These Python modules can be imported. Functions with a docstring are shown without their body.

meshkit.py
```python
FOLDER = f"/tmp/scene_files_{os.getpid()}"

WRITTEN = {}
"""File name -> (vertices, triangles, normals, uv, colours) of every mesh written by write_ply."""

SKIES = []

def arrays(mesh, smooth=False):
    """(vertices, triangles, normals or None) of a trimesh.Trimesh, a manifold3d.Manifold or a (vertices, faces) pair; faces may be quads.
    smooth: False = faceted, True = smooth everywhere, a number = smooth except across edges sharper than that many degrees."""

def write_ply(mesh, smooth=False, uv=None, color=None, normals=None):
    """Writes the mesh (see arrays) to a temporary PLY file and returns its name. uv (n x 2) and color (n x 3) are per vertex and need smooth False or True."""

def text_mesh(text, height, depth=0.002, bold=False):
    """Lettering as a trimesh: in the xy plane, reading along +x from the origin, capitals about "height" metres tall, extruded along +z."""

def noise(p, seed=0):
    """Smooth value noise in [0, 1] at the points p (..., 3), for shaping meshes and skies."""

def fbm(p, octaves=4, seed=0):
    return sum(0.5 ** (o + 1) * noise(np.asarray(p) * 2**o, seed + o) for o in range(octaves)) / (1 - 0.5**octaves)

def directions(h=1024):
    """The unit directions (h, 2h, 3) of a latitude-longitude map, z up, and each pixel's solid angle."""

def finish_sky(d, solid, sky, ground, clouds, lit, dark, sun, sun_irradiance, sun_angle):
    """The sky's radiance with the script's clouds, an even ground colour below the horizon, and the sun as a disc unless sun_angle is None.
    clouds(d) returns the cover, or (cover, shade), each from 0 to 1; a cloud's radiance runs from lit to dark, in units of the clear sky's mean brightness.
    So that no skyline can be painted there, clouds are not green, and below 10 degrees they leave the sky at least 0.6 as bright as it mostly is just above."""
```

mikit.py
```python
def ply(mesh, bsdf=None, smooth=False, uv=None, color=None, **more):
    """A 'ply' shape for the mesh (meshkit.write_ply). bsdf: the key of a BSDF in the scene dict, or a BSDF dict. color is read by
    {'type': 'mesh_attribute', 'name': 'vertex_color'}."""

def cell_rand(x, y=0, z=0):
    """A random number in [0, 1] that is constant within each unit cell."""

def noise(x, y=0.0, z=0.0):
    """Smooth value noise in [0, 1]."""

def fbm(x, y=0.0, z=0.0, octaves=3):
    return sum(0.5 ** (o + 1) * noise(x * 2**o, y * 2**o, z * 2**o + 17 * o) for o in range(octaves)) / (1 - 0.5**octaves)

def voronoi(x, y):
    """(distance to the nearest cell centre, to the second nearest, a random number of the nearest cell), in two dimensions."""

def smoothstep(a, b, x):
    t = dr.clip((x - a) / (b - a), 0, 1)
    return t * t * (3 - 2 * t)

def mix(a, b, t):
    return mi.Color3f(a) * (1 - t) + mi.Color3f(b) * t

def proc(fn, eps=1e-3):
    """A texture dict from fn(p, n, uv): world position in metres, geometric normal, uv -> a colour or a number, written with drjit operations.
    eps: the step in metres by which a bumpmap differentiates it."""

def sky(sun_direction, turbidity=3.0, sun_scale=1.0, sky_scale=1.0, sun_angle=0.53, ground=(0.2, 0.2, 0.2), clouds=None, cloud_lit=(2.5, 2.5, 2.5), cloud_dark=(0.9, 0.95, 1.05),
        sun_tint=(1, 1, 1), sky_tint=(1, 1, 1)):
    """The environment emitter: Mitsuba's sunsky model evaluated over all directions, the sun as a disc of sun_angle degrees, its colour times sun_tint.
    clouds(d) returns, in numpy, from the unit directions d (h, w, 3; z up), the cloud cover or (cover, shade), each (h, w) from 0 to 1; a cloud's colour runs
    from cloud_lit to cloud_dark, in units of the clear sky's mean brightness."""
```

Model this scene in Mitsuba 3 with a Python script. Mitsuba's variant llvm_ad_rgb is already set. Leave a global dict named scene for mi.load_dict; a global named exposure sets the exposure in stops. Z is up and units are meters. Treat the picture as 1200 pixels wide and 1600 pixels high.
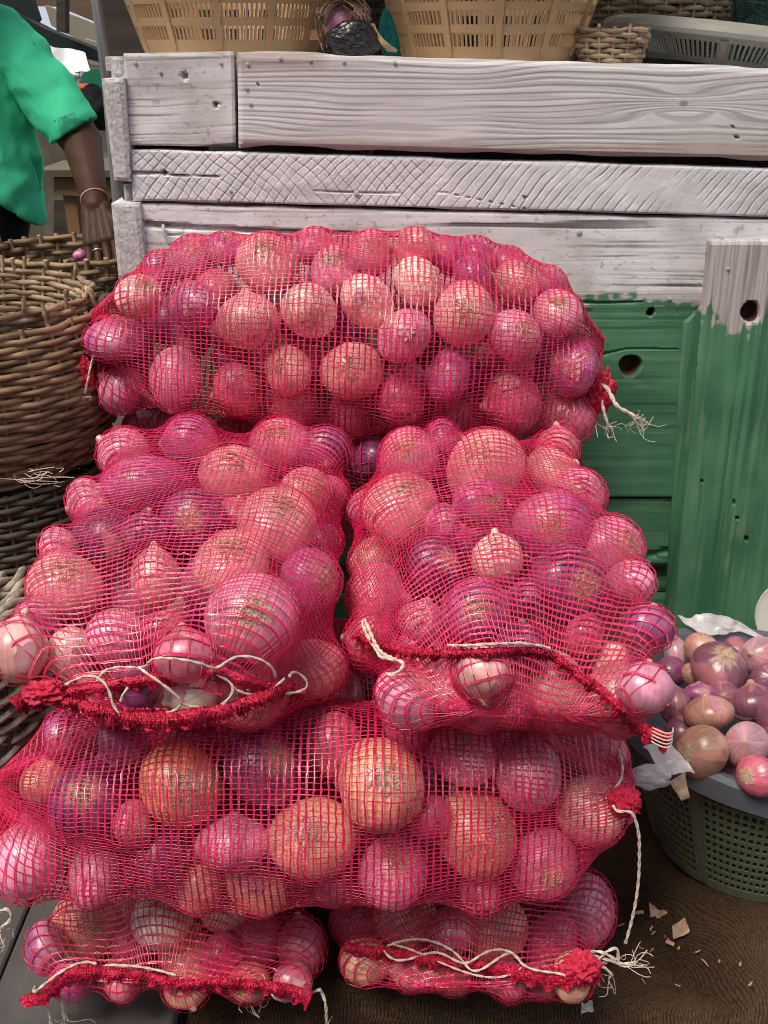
import math, random
import numpy as np, trimesh, mitsuba as mi, drjit as dr
import manifold3d as m3
from scipy.spatial import cKDTree
from scipy.interpolate import CubicSpline
import mikit, meshkit
from mikit import proc, noise, fbm, smoothstep, mix, cell_rand
rng = np.random.default_rng(7)
random.seed(7)
T = mi.ScalarTransform4f
scene, labels = {}, {}

# ------------------------------------------------------------------ camera, light, exposure
H, F, PITCH = 1.45, 1750.0, math.radians(22.5)
FWD = np.array([0, math.cos(PITCH), -math.sin(PITCH)])
UP = np.array([0, math.sin(PITCH), math.cos(PITCH)])
EYE = np.array([0, 0, H])
scene['camera'] = {'type': 'perspective', 'fov_axis': 'x', 'fov': math.degrees(2 * math.atan(600 / F)), 'near_clip': 0.05, 'far_clip': 500.0,
                   'to_world': T().look_at(origin=EYE.tolist(), target=(EYE + FWD).tolist(), up=[0, 0, 1])}
scene['sky'] = mikit.sky((-0.35, -0.40, 0.9), turbidity=3, sun_scale=0.3, sun_angle=26, clouds=lambda d: 1.0, cloud_lit=(0.76, 0.81, 0.93), sun_tint=(0.93, 0.98, 1.09))
exposure = 3.05
DEBUG = False


def at(px, py, Y):
    "the point of the photograph's pixel (1200 x 1600) that lies in the upright plane y = Y"
    d = FWD + (px - 600) / F * np.array([1, 0, 0]) - (py - 800) / F * UP
    return EYE + d * (Y / d[1])


def ray(px, py):
    d = FWD + (px - 600) / F * np.array([1, 0, 0]) - (py - 800) / F * UP
    return d / np.linalg.norm(d)


def pix(P):
    P = np.asarray(P, float) - EYE
    dep = P @ FWD
    return np.stack([600 + F * P[..., 0] / dep, 800 - F * (P @ UP) / dep, dep], -1)


# ------------------------------------------------------------------ helpers
def numbered(base):
    k, i = base, 0
    used = numbered.used
    i = used.get(base, -1) + 1
    used[base] = i
    return base if i == 0 else f'{base}_{i:03d}'
numbered.used = {}


def obj(name, mesh, mat, parent=None, label=None, cat=None, group=None, kind=None, smooth=False, uv=None):
    key = numbered(f'{parent}__{name}' if parent else name)
    scene[key] = mikit.ply(mesh, 'm_' + mat, smooth=smooth, uv=uv)
    tag(key, label, cat, group, kind)
    return key


def tag(key, label=None, cat=None, group=None, kind=None):
    d = {k: v for k, v in (('label', label), ('category', cat), ('group', group), ('kind', kind)) if v}
    if d:
        labels[key] = d


def thing(name, label, cat, group=None):
    key = numbered(name)
    tag(key, label, cat, group)
    return key


def spline(pts, n):
    pts = np.asarray(pts, float)
    s = np.r_[0, np.cumsum(np.linalg.norm(np.diff(pts, axis=0), axis=1) + 1e-9)]
    return CubicSpline(s, pts)(np.linspace(0, s[-1], n)) if len(pts) > 2 else np.linspace(pts[0], pts[-1], n)


def tube(pts, rad, sides=6, closed=False, flat=1.0, up=None):
    "a tube along the points; flat < 1 squashes it along its second axis"
    p = np.asarray(pts, float)
    n = len(p)
    t = (np.roll(p, -1, 0) - np.roll(p, 1, 0)) if closed else np.gradient(p, axis=0)
    t /= np.linalg.norm(t, axis=1, keepdims=True) + 1e-12
    if up is None:
        a = np.cross(t, np.where(np.abs(t[:, 2:]) < 0.95, [0, 0, 1.0], [1.0, 0, 0]))
    else:
        a = np.cross(t, up)
    a /= np.linalg.norm(a, axis=1, keepdims=True) + 1e-12
    b = np.cross(a, t)
    ang = np.arange(sides) * 2 * np.pi / sides
    r = np.broadcast_to(rad, (n,))[:, None, None]
    v = (p[:, None] + r * (np.cos(ang)[None, :, None] * a[:, None] + flat * np.sin(ang)[None, :, None] * b[:, None])).reshape(-1, 3)
    m = n if closed else n - 1
    i, j = np.meshgrid(np.arange(m), np.arange(sides), indexing='ij')
    i2, j2 = (i + 1) % n, (j + 1) % sides
    q = np.stack([i * sides + j, i * sides + j2, i2 * sides + j2, i2 * sides + j], -1).reshape(-1, 4)
    f = np.vstack([q[:, [0, 1, 2]], q[:, [0, 2, 3]]])
    if not closed:
        k = np.arange(1, sides - 1)
        f = np.vstack([f, np.stack([k * 0, k + 1, k], 1), np.stack([k * 0, k, k + 1], 1) + (n - 1) * sides])
    return v, f


def cat(parts):
    vs, fs, o = [], [], 0
    for v, f in parts:
        vs.append(np.asarray(v, float)); fs.append(np.asarray(f) + o); o += len(v)
    return np.vstack(vs), np.vstack(fs)


def box(lo, hi, bev=0.0):
    lo, hi = np.asarray(lo, float), np.asarray(hi, float)
    if bev <= 0:
        m = trimesh.creation.box(hi - lo)
        return np.array(m.vertices) + (lo + hi) / 2, np.array(m.faces)
    h = (hi - lo) / 2
    pts = [np.array([sx, sy, sz]) * (h - bev * (1 - e)) for sx in (-1, 1) for sy in (-1, 1) for sz in (-1, 1) for e in np.eye(3)]
    m = trimesh.convex.convex_hull(np.array(pts))
    return np.array(m.vertices) + (lo + hi) / 2, np.array(m.faces)


def oriented(v, c, ex, ey, ez):
    return np.asarray(v) @ np.array([ex, ey, ez]) + np.asarray(c)


def revolve(prof, n, cen=(0, 0, 0)):
    "prof: list of (r, z)"
    prof = np.asarray(prof, float)
    a = np.arange(n) * 2 * np.pi / n
    v = np.stack([prof[:, None, 0] * np.cos(a), prof[:, None, 0] * np.sin(a), np.repeat(prof[:, 1:2], n, 1)], -1).reshape(-1, 3)
    i, j = np.meshgrid(np.arange(len(prof) - 1), np.arange(n), indexing='ij')
    j2 = (j + 1) % n
    q = np.stack([i * n + j, i * n + j2, (i + 1) * n + j2, (i + 1) * n + j], -1).reshape(-1, 4)
    return v + np.asarray(cen), np.vstack([q[:, [0, 1, 2]], q[:, [0, 2, 3]]])


def bones(segs, ref=0.012, sm=8):
    parts = []
    sph = trimesh.creation.icosphere(2, 1.0).vertices
    for p0, r0, p1, r1 in segs:
        parts.append(m3.Manifold.hull_points(np.vstack([sph * r0 + p0, sph * r1 + p1])))
    m = m3.Manifold.batch_boolean(parts, m3.OpType.Add).refine_to_length(ref)
    me = m.to_mesh()
    t = trimesh.Trimesh(np.array(me.vert_properties[:, :3], float), np.array(me.tri_verts), process=True)
    trimesh.smoothing.filter_taubin(t, 0.5, 0.52, sm)
    return t


def blob(c, r, amp=0.2, freq=8, sub=4, seed=0, scale=(1, 1, 1)):
    m = trimesh.creation.icosphere(sub, 1.0)
    v = np.array(m.vertices)
    d = 1 + amp * 2 * (meshkit.fbm(v * freq / 4 + seed * 7.3, 4, seed) - 0.5)
    return v * d[:, None] * r * np.asarray(scale) + np.asarray(c), np.array(m.faces)


def sheet(fn, nu, nv, thick=0.0015):
    "a thin closed crumpled sheet: fn(u, v) -> point, u and v in [0, 1]"
    u, v = np.meshgrid(np.linspace(0, 1, nu), np.linspace(0, 1, nv), indexing='ij')
    P = fn(u, v)
    n = np.cross(np.gradient(P, axis=0), np.gradient(P, axis=1))
    n /= np.linalg.norm(n, axis=-1, keepdims=True) + 1e-12
    A, B = P.reshape(-1, 3), (P - n * thick).reshape(-1, 3)
    i, j = np.meshgrid(np.arange(nu - 1), np.arange(nv - 1), indexing='ij')
    q = np.stack([i * nv + j, (i + 1) * nv + j, (i + 1) * nv + j + 1, i * nv + j + 1], -1).reshape(-1, 4)
    f = np.vstack([q[:, [0, 1, 2]], q[:, [0, 2, 3]]])
    ring = np.r_[np.arange(nv), np.arange(1, nu) * nv + nv - 1, (nu - 1) * nv + np.arange(nv - 2, -1, -1), np.arange(nu - 2, 0, -1) * nv]
    r2 = np.roll(ring, -1)
    o = nu * nv
    side = np.vstack([np.stack([ring, ring + o, r2], 1), np.stack([r2, ring + o, r2 + o], 1)])
    return np.vstack([A, B]), np.vstack([f, f[:, ::-1] + o, side])


# ------------------------------------------------------------------ materials
def rgb(*c):
    return {'type': 'rgb', 'value': list(c)}


def mat(name, color, rough=0.5, spec=0.5, bump=None, bscale=1.0, eps=1e-3, **more):
    b = {'type': 'principled', 'base_color': proc(color) if callable(color) else rgb(*color), 'roughness': rough, 'specular': spec, **more}
    if bump is not None:
        b = {'type': 'bumpmap', 'arbitrary': proc(bump, eps), 'scale': bscale, 'bsdf': b}
    scene['m_' + name] = {'type': 'twosided', 'bsdf': b}


def grain(uv):
    k = dr.floor(uv.x / 10)
    u, v = uv.x - 10 * k, uv.y
    w = v + 0.010 * (noise(u * 4, v * 7, k) - 0.5) + 0.002 * (noise(u * 22, v * 60, k) - .5)
    fine = noise(u * 9, w * 420, k)
    mid = fbm(u * 5, w * 190, k + 3)
    crack = smoothstep(0.62, 0.8, noise(u * 2.5, w * 130, k + 9)) * smoothstep(0.40, 0.65, noise(u * 7, v * 16, k + 5))
    blotch = fbm(u * 9, v * 14, k + 20)
    return fine, mid, crack, blotch, u, v


def white_wood(p, n, uv):
    fine, mid, crack, blotch, u, v = grain(uv)
    k = dr.floor(uv.x / 10)
    c = mix((0.30, 0.28, 0.28), (0.79, 0.782, 0.785), smoothstep(0.20, 0.52, mid * 0.62 + fine * 0.30 + 0.05 + 0.12 * (blotch - 0.3)))
    c = mix(c, (0.40, 0.37, 0.34), smoothstep(0.40, 0.8, blotch) * 0.5)
    c = mix(c, (0.22, 0.19, 0.17), smoothstep(0.5, 0.85, fbm(u * 30, v * 50, 8)) * 0.25)
    c = mix(c, (0.26, 0.235, 0.23), smoothstep(0.56, 0.64, noise(u * 3.5, w * 250, k + 31)) * 0.42 * smoothstep(0.3, 0.6, noise(u * 5, v * 20, k + 2)))
    c = mix(c, (0.20, 0.17, 0.16), smoothstep(0.80, 0.92, noise(u * 140, v * 260, k)) * 0.4)
    return mix(c, (0.07, 0.06, 0.06), crack * 0.85)


def wood_bump(p, n, uv):
    fine, mid, crack, blotch, u, v = grain(uv)
    return 0.00035 * mid + 0.0003 * fine - 0.0010 * crack


def kerf(uv):
    k = dr.floor(uv.x / 10)
    u, v = uv.x - 10 * k, uv.y
    wob = 0.020 * noise(u * 9, v * 9) + 0.006 * noise(u * 40, v * 30)
    s1 = (u - 0.62 * v - 2.2 * v * v + wob) / 0.0165
    s2 = (u + 0.95 * v + 1.2 * v * v + wob * 1.4) / 0.0200
    d1 = dr.abs(s1 - dr.floor(s1) - 0.5) * 2
    d2 = dr.abs(s2 - dr.floor(s2) - 0.5) * 2
    g1 = smoothstep(0.66, 1.0, d1) * (0.35 + 1.0 * noise(dr.floor(s1) * 3.7, v * 30)) * smoothstep(0.2, 0.5, noise(u * 14 + 3, v * 20) + 0.15)
    left = 1 - smoothstep(0.42, 0.5, u)
    g2 = smoothstep(0.72, 1.0, d2) * (0.25 + 0.9 * noise(dr.floor(s2) * 5.1, v * 30, 7)) * left * smoothstep(0.3, 0.5, noise(u * 9, v * 16, 5) + 0.1)
    return dr.minimum(g1 + g2, 1.2), u, v


def kerf_col(p, n, uv):
    g, u, v = kerf(uv)
    c = mix((0.60, 0.585, 0.61), (0.80, 0.792, 0.80), fbm(u * 40, v * 60))
    c = mix(c, (0.42, 0.40, 0.39), smoothstep(0.5, 0.8, fbm(u * 9, v * 25, 3)) * 0.5)
    return mix(c, (0.20, 0.19, 0.20), smoothstep(0.45, 1.1, g) * 0.50)


def kerf_bump(p, n, uv):
    g, u, v = kerf(uv)
    return -0.0013 * g + 0.0008 * fbm(u * 150, v * 150)


HOLES = [(at(x, y, Y)[0], at(x, y, Y)[2], r, Y) for x, y, Y, r in ((985, 572, 1.78, 0.026), (1017, 488, 1.78, 0.012), (1173, 488, 1.766, 0.022))]


def painted(p, n, uv):
    "bare wood at the top, green paint brushed up to an uneven line"
    fine, mid, crack, blotch, u, v = grain(uv)
    bare = mix((0.30, 0.25, 0.23), (0.52, 0.49, 0.48), smoothstep(0.25, 0.7, mid * 0.6 + fine * 0.4))
    bare = mix(bare, (0.07, 0.05, 0.05), crack)
    line = H - 0.392 + 0.05 * (noise(p.x * 8, 3.0, 1.0) - 0.5) + 0.015 * noise(p.x * 60, p.z * 30) - 0.040 * smoothstep(0.50, 0.56, p.x)
    wear = smoothstep(0.58, 0.8, fbm(u * 16, v * 45, dr.floor(uv.x / 10) + 3) * 0.6 + mid * 0.4) * 0.7
    g = mix((0.042, 0.14, 0.072), (0.105, 0.275, 0.15), smoothstep(0.2, 0.8, blotch * 0.7 + mid * 0.3))
    g = mix(g, (0.16, 0.26, 0.15), wear)
    g = mix(g, (0.012, 0.03, 0.018), crack * 0.3)
    inside = mi.Float(0)
    for hx, hz, hr, hy in HOLES:
        inside = dr.maximum(inside, dr.select(dr.sqrt(dr.square(p.x - hx) + dr.square(p.z - hz)) < hr, smoothstep(hy + 0.006, hy + 0.010, p.y), 0.0))
    return mix(mix(g, bare, smoothstep(-0.008, 0.008, p.z - line + 0.05 * (mid - 0.5) + 0.03 * (noise(p.x * 130, p.z * 130) - 0.5))), (0.07, 0.04, 0.025), inside)


def end_grain(p, n, uv):
    a = fbm(p.x * 300, p.y * 60, p.z * 120)
    b = fbm(p.x * 20, p.y * 20, p.z * 25)
    return mix((0.40, 0.385, 0.375), (0.60, 0.58, 0.59), smoothstep(0.25, 0.7, a * 0.7 + b * 0.3))


def plank_grain(uv):
    k = dr.floor(uv.x / 10)
    u, v = uv.x - 10 * k, uv.y
    du, dv = (u - 0.665) / 0.085, (v - 0.082) / 0.026
    ring = dr.exp(-(du * du + dv * dv))
    w = v + 0.016 * (noise(u * 3.2, v * 6) - 0.5) + 0.006 * (noise(u * 11, v * 25, 4) - 0.5) + 0.026 * ring * dr.select(dv > 0, 1.0, -1.0) * dr.minimum(dr.abs(dv) * 2, 1.0)
    ph = w / 0.0085 + 1.3 * noise(u * 6, v * 40, 9)
    ln = 0.5 + 0.5 * dr.sin(ph * 2 * math.pi)
    return smoothstep(0.45, 1.0, ln) * smoothstep(0.25, 0.6, noise(u * 7, v * 30, 2) * 0.7 + smoothstep(0.06, 0.13, v) * 0.35), u, v, w


def top_plank(p, n, uv):
    ln, u, v, w = plank_grain(uv)
    c = mix((0.56, 0.54, 0.535), (0.76, 0.755, 0.765), fbm(u * 12, v * 40, 3))
    c = mix(c, (0.27, 0.245, 0.24), ln * 0.42)
    c = mix(c, (0.30, 0.27, 0.26), smoothstep(0.55, 0.66, noise(u * 5, w * 330, 31)) * 0.4)
    low = 1 - smoothstep(0.022, 0.034, v + 0.012 * (noise(u * 12, v * 30, 6) - 0.5))
    c = mix(c, mix((0.36, 0.30, 0.27), (0.50, 0.43, 0.39), fbm(u * 30, v * 60, 2)), low * 0.9)
    c = mix(c, (0.30, 0.21, 0.16), smoothstep(0.115, 0.14, v) * smoothstep(0.5, 0.65, noise(u * 9, 3.0, 5)) * 0.5)
    d = dr.sqrt(dr.square((u - 0.665) / 1.6) + dr.square(v - 0.082))
    return mix(c, (0.24, 0.20, 0.18), (1 - smoothstep(0.002, 0.006, d)) * 0.8)


mat('top_plank', top_plank, 0.85, 0.2, lambda p, n, uv: -0.0005 * plank_grain(uv)[0])
mat('white_wood', white_wood, 0.85, 0.2, wood_bump)
mat('kerf_wood', kerf_col, 0.8, 0.2, kerf_bump)
mat('painted_wood', painted, 0.55, 0.4, wood_bump, 0.45)
mat('end_grain', end_grain, 0.9, 0.1, lambda p, n, uv: 0.0016 * fbm(p.x * 260, p.y * 90, p.z * 260))
mat('dark_wood', lambda p, n, uv: mix((0.035, 0.03, 0.026), (0.09, 0.075, 0.06), fbm(p.x * 9, p.y * 50, p.z * 50)), 0.85, 0.2)
mat('brown_wood', lambda p, n, uv: mix((0.20, 0.11, 0.055), (0.38, 0.23, 0.12), fbm(p.x * 6, p.y * 30, p.z * 14)), 0.75, 0.2)
mat('bench_wood', lambda p, n, uv: mix((0.055, 0.052, 0.05), (0.13, 0.125, 0.12), fbm(p.x * 22, p.y * 9, p.z * 20, 4)), 0.6, 0.3, lambda p, n, uv: 0.0015 * fbm(p.x * 60, p.y * 25, 0, 3))
mat('ground', lambda p, n, uv: mix((0.035, 0.028, 0.022), (0.085, 0.07, 0.055), fbm(p.x * 3, p.y * 3, 0, 4)), 0.9, 0.2, lambda p, n, uv: 0.01 * fbm(p.x * 12, p.y * 12, 0, 4))
mat('nail_metal', (0.46, 0.45, 0.46), 0.6, 0.4)
mat('steel', lambda p, n, uv: mix((0.16, 0.16, 0.17), (0.30, 0.30, 0.31), fbm(p.x * 30, p.y * 30, p.z * 12)), 0.45, 0.6, metallic=0.4)
mat('net_red', lambda p, n, uv: mix((0.50, 0.005, 0.056), (0.77, 0.022, 0.130), noise(p.x * 90, p.y * 90, p.z * 90)), 0.24, 1.0, clearcoat=1.0, clearcoat_gloss=0.8)
mat('hem_red', lambda p, n, uv: mix((0.46, 0.004, 0.028), (0.72, 0.018, 0.085), noise(uv.x * 420, uv.y * 420)), 0.45, 0.6,
    lambda p, n, uv: 0.0022 * dr.abs(dr.sin(uv.x * 1100)) * dr.abs(dr.sin(uv.y * 1300)))
mat('twine', lambda p, n, uv: mix((0.50, 0.40, 0.32), (0.80, 0.72, 0.62), noise(p.x * 300, p.y * 300, p.z * 300)), 0.8, 0.2)
mat('root_hair', lambda p, n, uv: mix((0.36, 0.27, 0.16), (0.66, 0.54, 0.38), noise(p.x * 120, p.y * 120, p.z * 120)), 0.85, 0.1)
mat('onion_paper', lambda p, n, uv: mix((0.46, 0.17, 0.22), (0.68, 0.38, 0.38), noise(p.x * 110, p.y * 110, p.z * 110)), 0.4, 0.5)
mat('dry_skin', lambda p, n, uv: mix((0.45, 0.26, 0.16), (0.72, 0.52, 0.38), noise(p.x * 150, p.y * 150, p.z * 150)), 0.55, 0.4)

TONES = {'p': (0.48, 0.115, 0.30), 'd': (0.21, 0.045, 0.14), 't': (0.75, 0.385, 0.365), 'c': (0.90, 0.73, 0.60), 'r': (0.60, 0.13, 0.21), 'k': (0.75, 0.30, 0.44), 'o': (0.70, 0.32, 0.14), 'b': (0.46, 0.245, 0.18), 'm': (0.50, 0.28, 0.33), 'v': (0.23, 0.085, 0.125), 'g': (0.80, 0.43, 0.27)}
TONE_KEYS = 'pdtcrkobmvg'
TONE_WORDS = {'p': 'purple', 'd': 'dark purple', 't': 'tan skinned', 'c': 'pale cream', 'r': 'deep red', 'k': 'pink', 'o': 'orange brown', 'b': 'brown', 'm': 'mauve', 'v': 'dark plum', 'g': 'golden tan'}


def onion_skin(p, n, uv):
    "uv.x = 4 * number + longitude, uv.y = 4 * tone + latitude (0 root, 1 neck)"
    k, ti = dr.floor(uv.x / 4), dr.floor(uv.y / 4)
    lon, lat = uv.x - 4 * k, uv.y - 4 * ti
    base = mi.Color3f(0)
    for i, t in enumerate(TONE_KEYS):
        base = dr.select(ti == i, mi.Color3f(TONES[t]), base)
    sx, sy = dr.cos(lon * 2 * math.pi), dr.sin(lon * 2 * math.pi)
    big = fbm(sx * 1.3 + k * 3.1, sy * 1.3, lat * 2.2 + k, 3)
    c = mix(base * 0.72, base * 1.2, smoothstep(0.3, 0.7, big))
    other = dr.select(ti == 1, mi.Color3f(0.42, 0.14, 0.22), dr.select(ti == 0, mi.Color3f(0.62, 0.32, 0.32), mi.Color3f(0.60, 0.22, 0.23)))
    patch = smoothstep(0.52, 0.60, fbm(sx * 1.1 + k * 7.7, sy * 1.1 + 4, lat * 1.8, 4))
    c = mix(c, other, patch * 0.45)
    vein = noise(lon * 74, lat * 2.5, k)
    fine = noise(lon * 190, lat * 5, k + 2)
    c = c * (0.80 + 0.26 * vein + 0.14 * fine)
    tan = mi.Color3f(0.60, 0.38, 0.27)
    ends = dr.maximum(smoothstep(0.88, 0.99, lat + 0.06 * (noise(lon * 30, k) - 0.5)), 1 - smoothstep(0.01, 0.08, lat + 0.05 * (noise(lon * 40, k + 5) - 0.5)))
    return mix(c, tan, ends * 0.7)


mat('onion_skin', onion_skin, 0.31, 0.7, lambda p, n, uv: 0.00035 * noise((uv.x - 4 * dr.floor(uv.x / 4)) * 74, uv.y * 2.5) , clearcoat=0.45, clearcoat_gloss=0.65)
mat('tan_plastic', lambda p, n, uv: mix((0.40, 0.25, 0.125), (0.56, 0.38, 0.21), fbm(p.x * 9, p.y * 9, p.z * 16)), 0.45, 0.4)
mat('green_plastic', lambda p, n, uv: mix((0.125, 0.155, 0.095), (0.20, 0.235, 0.145), fbm(p.x * 20, p.y * 20, p.z * 30)), 0.5, 0.4)
mat('grey_plastic', lambda p, n, uv: mix((0.075, 0.085, 0.105), (0.14, 0.155, 0.18), fbm(p.x * 14, p.y * 14, p.z * 14)), 0.45, 0.4)
mat('basin_plastic', lambda p, n, uv: mix((0.32, 0.32, 0.275), (0.46, 0.46, 0.40), fbm(p.x * 14, p.y * 14, p.z * 14)), 0.5, 0.4)
mat('wicker', lambda p, n, uv: mix((0.10, 0.064, 0.034), (0.38, 0.26, 0.15), smoothstep(.2, .8, fbm(p.x * 26, p.y * 26, p.z * 95, 3))), 0.6, 0.35)
mat('wicker_light', lambda p, n, uv: mix((0.17, 0.115, 0.068), (0.44, 0.33, 0.22), smoothstep(.2, .8, fbm(p.x * 26, p.y * 26, p.z * 95, 3))), 0.7, 0.3)
mat('wicker_grey', lambda p, n, uv: mix((0.20, 0.165, 0.13), (0.50, 0.43, 0.36), smoothstep(.25, .75, fbm(p.x * 60, p.y * 60, p.z * 60, 3))), 0.8, 0.2)
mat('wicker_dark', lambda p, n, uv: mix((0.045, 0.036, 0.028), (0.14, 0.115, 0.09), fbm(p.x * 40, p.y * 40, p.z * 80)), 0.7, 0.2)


def burlap_col(p, n, uv):
    wv = noise(p.x * 330, p.y * 330, p.z * 330)
    big = fbm(p.x * 7, p.y * 7, p.z * 7, 4)
    gx = dr.sin(p.x * 1400 + 5 * noise(p.x * 30, p.y * 30)) * dr.sin((p.y - p.z) * 1400 + 5 * noise(p.x * 30, p.y * 30, 5))
    return mix((0.026, 0.015, 0.009), (0.120, 0.074, 0.044), smoothstep(0.2, 0.8, big * 0.6 + wv * 0.2 + 0.13 * gx + 0.1))


mat('burlap', burlap_col, 0.95, 0.1, lambda p, n, uv: 0.0018 * dr.sin(p.x * 1200 + 3 * noise(p.x * 40, p.y * 40)) * dr.sin((p.y - p.z) * 1200 + 3 * noise(p.x * 40, p.y * 40, 5)) + 0.004 * fbm(p.x * 90, p.y * 90, p.z * 90))
scene['m_clear_film'] = {'type': 'blendbsdf', 'weight': 0.5, 'a': {'type': 'thindielectric', 'int_ior': 1.4}, 'b': {'type': 'twosided', 'bsdf': {'type': 'principled', 'base_color': rgb(0.82, 0.80, 0.80), 'roughness': 0.3, 'specular': 0.7}}}
mat('black_film', (0.012, 0.012, 0.014), 0.28, 0.6)
mat('teal_film', (0.0, 0.23, 0.22), 0.35, 0.5)
mat('pale_lid', (0.62, 0.60, 0.55), 0.45, 0.4)
mat('shirt', lambda p, n, uv: mix((0.055, 0.60, 0.31), (0.08, 0.70, 0.39), fbm(p.x * 10, p.y * 10, p.z * 10)), 0.8, 0.2,
    lambda p, n, uv: 0.010 * fbm(p.x * 9 + p.z * 7, p.y * 9, p.z * 9 - p.x * 5, 2))
mat('trousers', (0.012, 0.012, 0.014), 0.8, 0.2)
mat('person_skin', lambda p, n, uv: mix((0.042, 0.018, 0.011), (0.080, 0.036, 0.022), fbm(p.x * 30, p.y * 30, p.z * 30)), 0.55, 0.25)
mat('hair', (0.01, 0.009, 0.008), 0.8, 0.2)
mat('roof_green', (0.010, 0.020, 0.017), 0.5, 0.4)
mat('roof_brown', lambda p, n, uv: mix((0.10, 0.065, 0.04), (0.19, 0.13, 0.09), fbm(p.x * 3, p.y * 3, p.z * 3)), 0.8, 0.2)
mat('roof_cream', lambda p, n, uv: mix((0.24, 0.22, 0.17), (0.34, 0.31, 0.25), fbm(p.x * 4, p.y * 4, p.z * 4)), 0.8, 0.2)
mat('green_wall', (0.03, 0.20, 0.11), 0.7, 0.2)
mat('white_film', (0.72, 0.74, 0.76), 0.35, 0.5)
mat('white_paint', (0.62, 0.62, 0.62), 0.6, 0.3)
mat('package_red', lambda p, n, uv: mix((0.75, 0.10, 0.02), (0.80, 0.55, 0.40), smoothstep(.55, .6, noise(p.x * 40, p.y * 40, p.z * 40))), 0.5, 0.4)
mat('grey_wood', lambda p, n, uv: mix((0.07, 0.06, 0.045), (0.16, 0.135, 0.10), fbm(p.x * 20, p.y * 20, p.z * 6)), 0.8, 0.2)
mat('green_net', (0.03, 0.10, 0.07), 0.6, 0.4)
mat('print_dark', (0.015, 0.06, 0.04), 0.7, 0.2)
mat('ring_silver', (0.7, 0.68, 0.6), 0.3, 0.6, metallic=0.9)
mat('eye_white', (0.7, 0.7, 0.68), 0.3, 0.5)

# ------------------------------------------------------------------ ground
g = 60.0
obj('ground', (np.array([[-g, -g, 0], [g, -g, 0], [g, g, 0], [-g, g, 0.0]]), np.array([[0, 1, 2], [0, 2, 3]])), 'ground', kind='structure', label='dark trodden earth of the market lane')

# ------------------------------------------------------------------ stall front
WY = 1.78
uv_id = [0]


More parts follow.
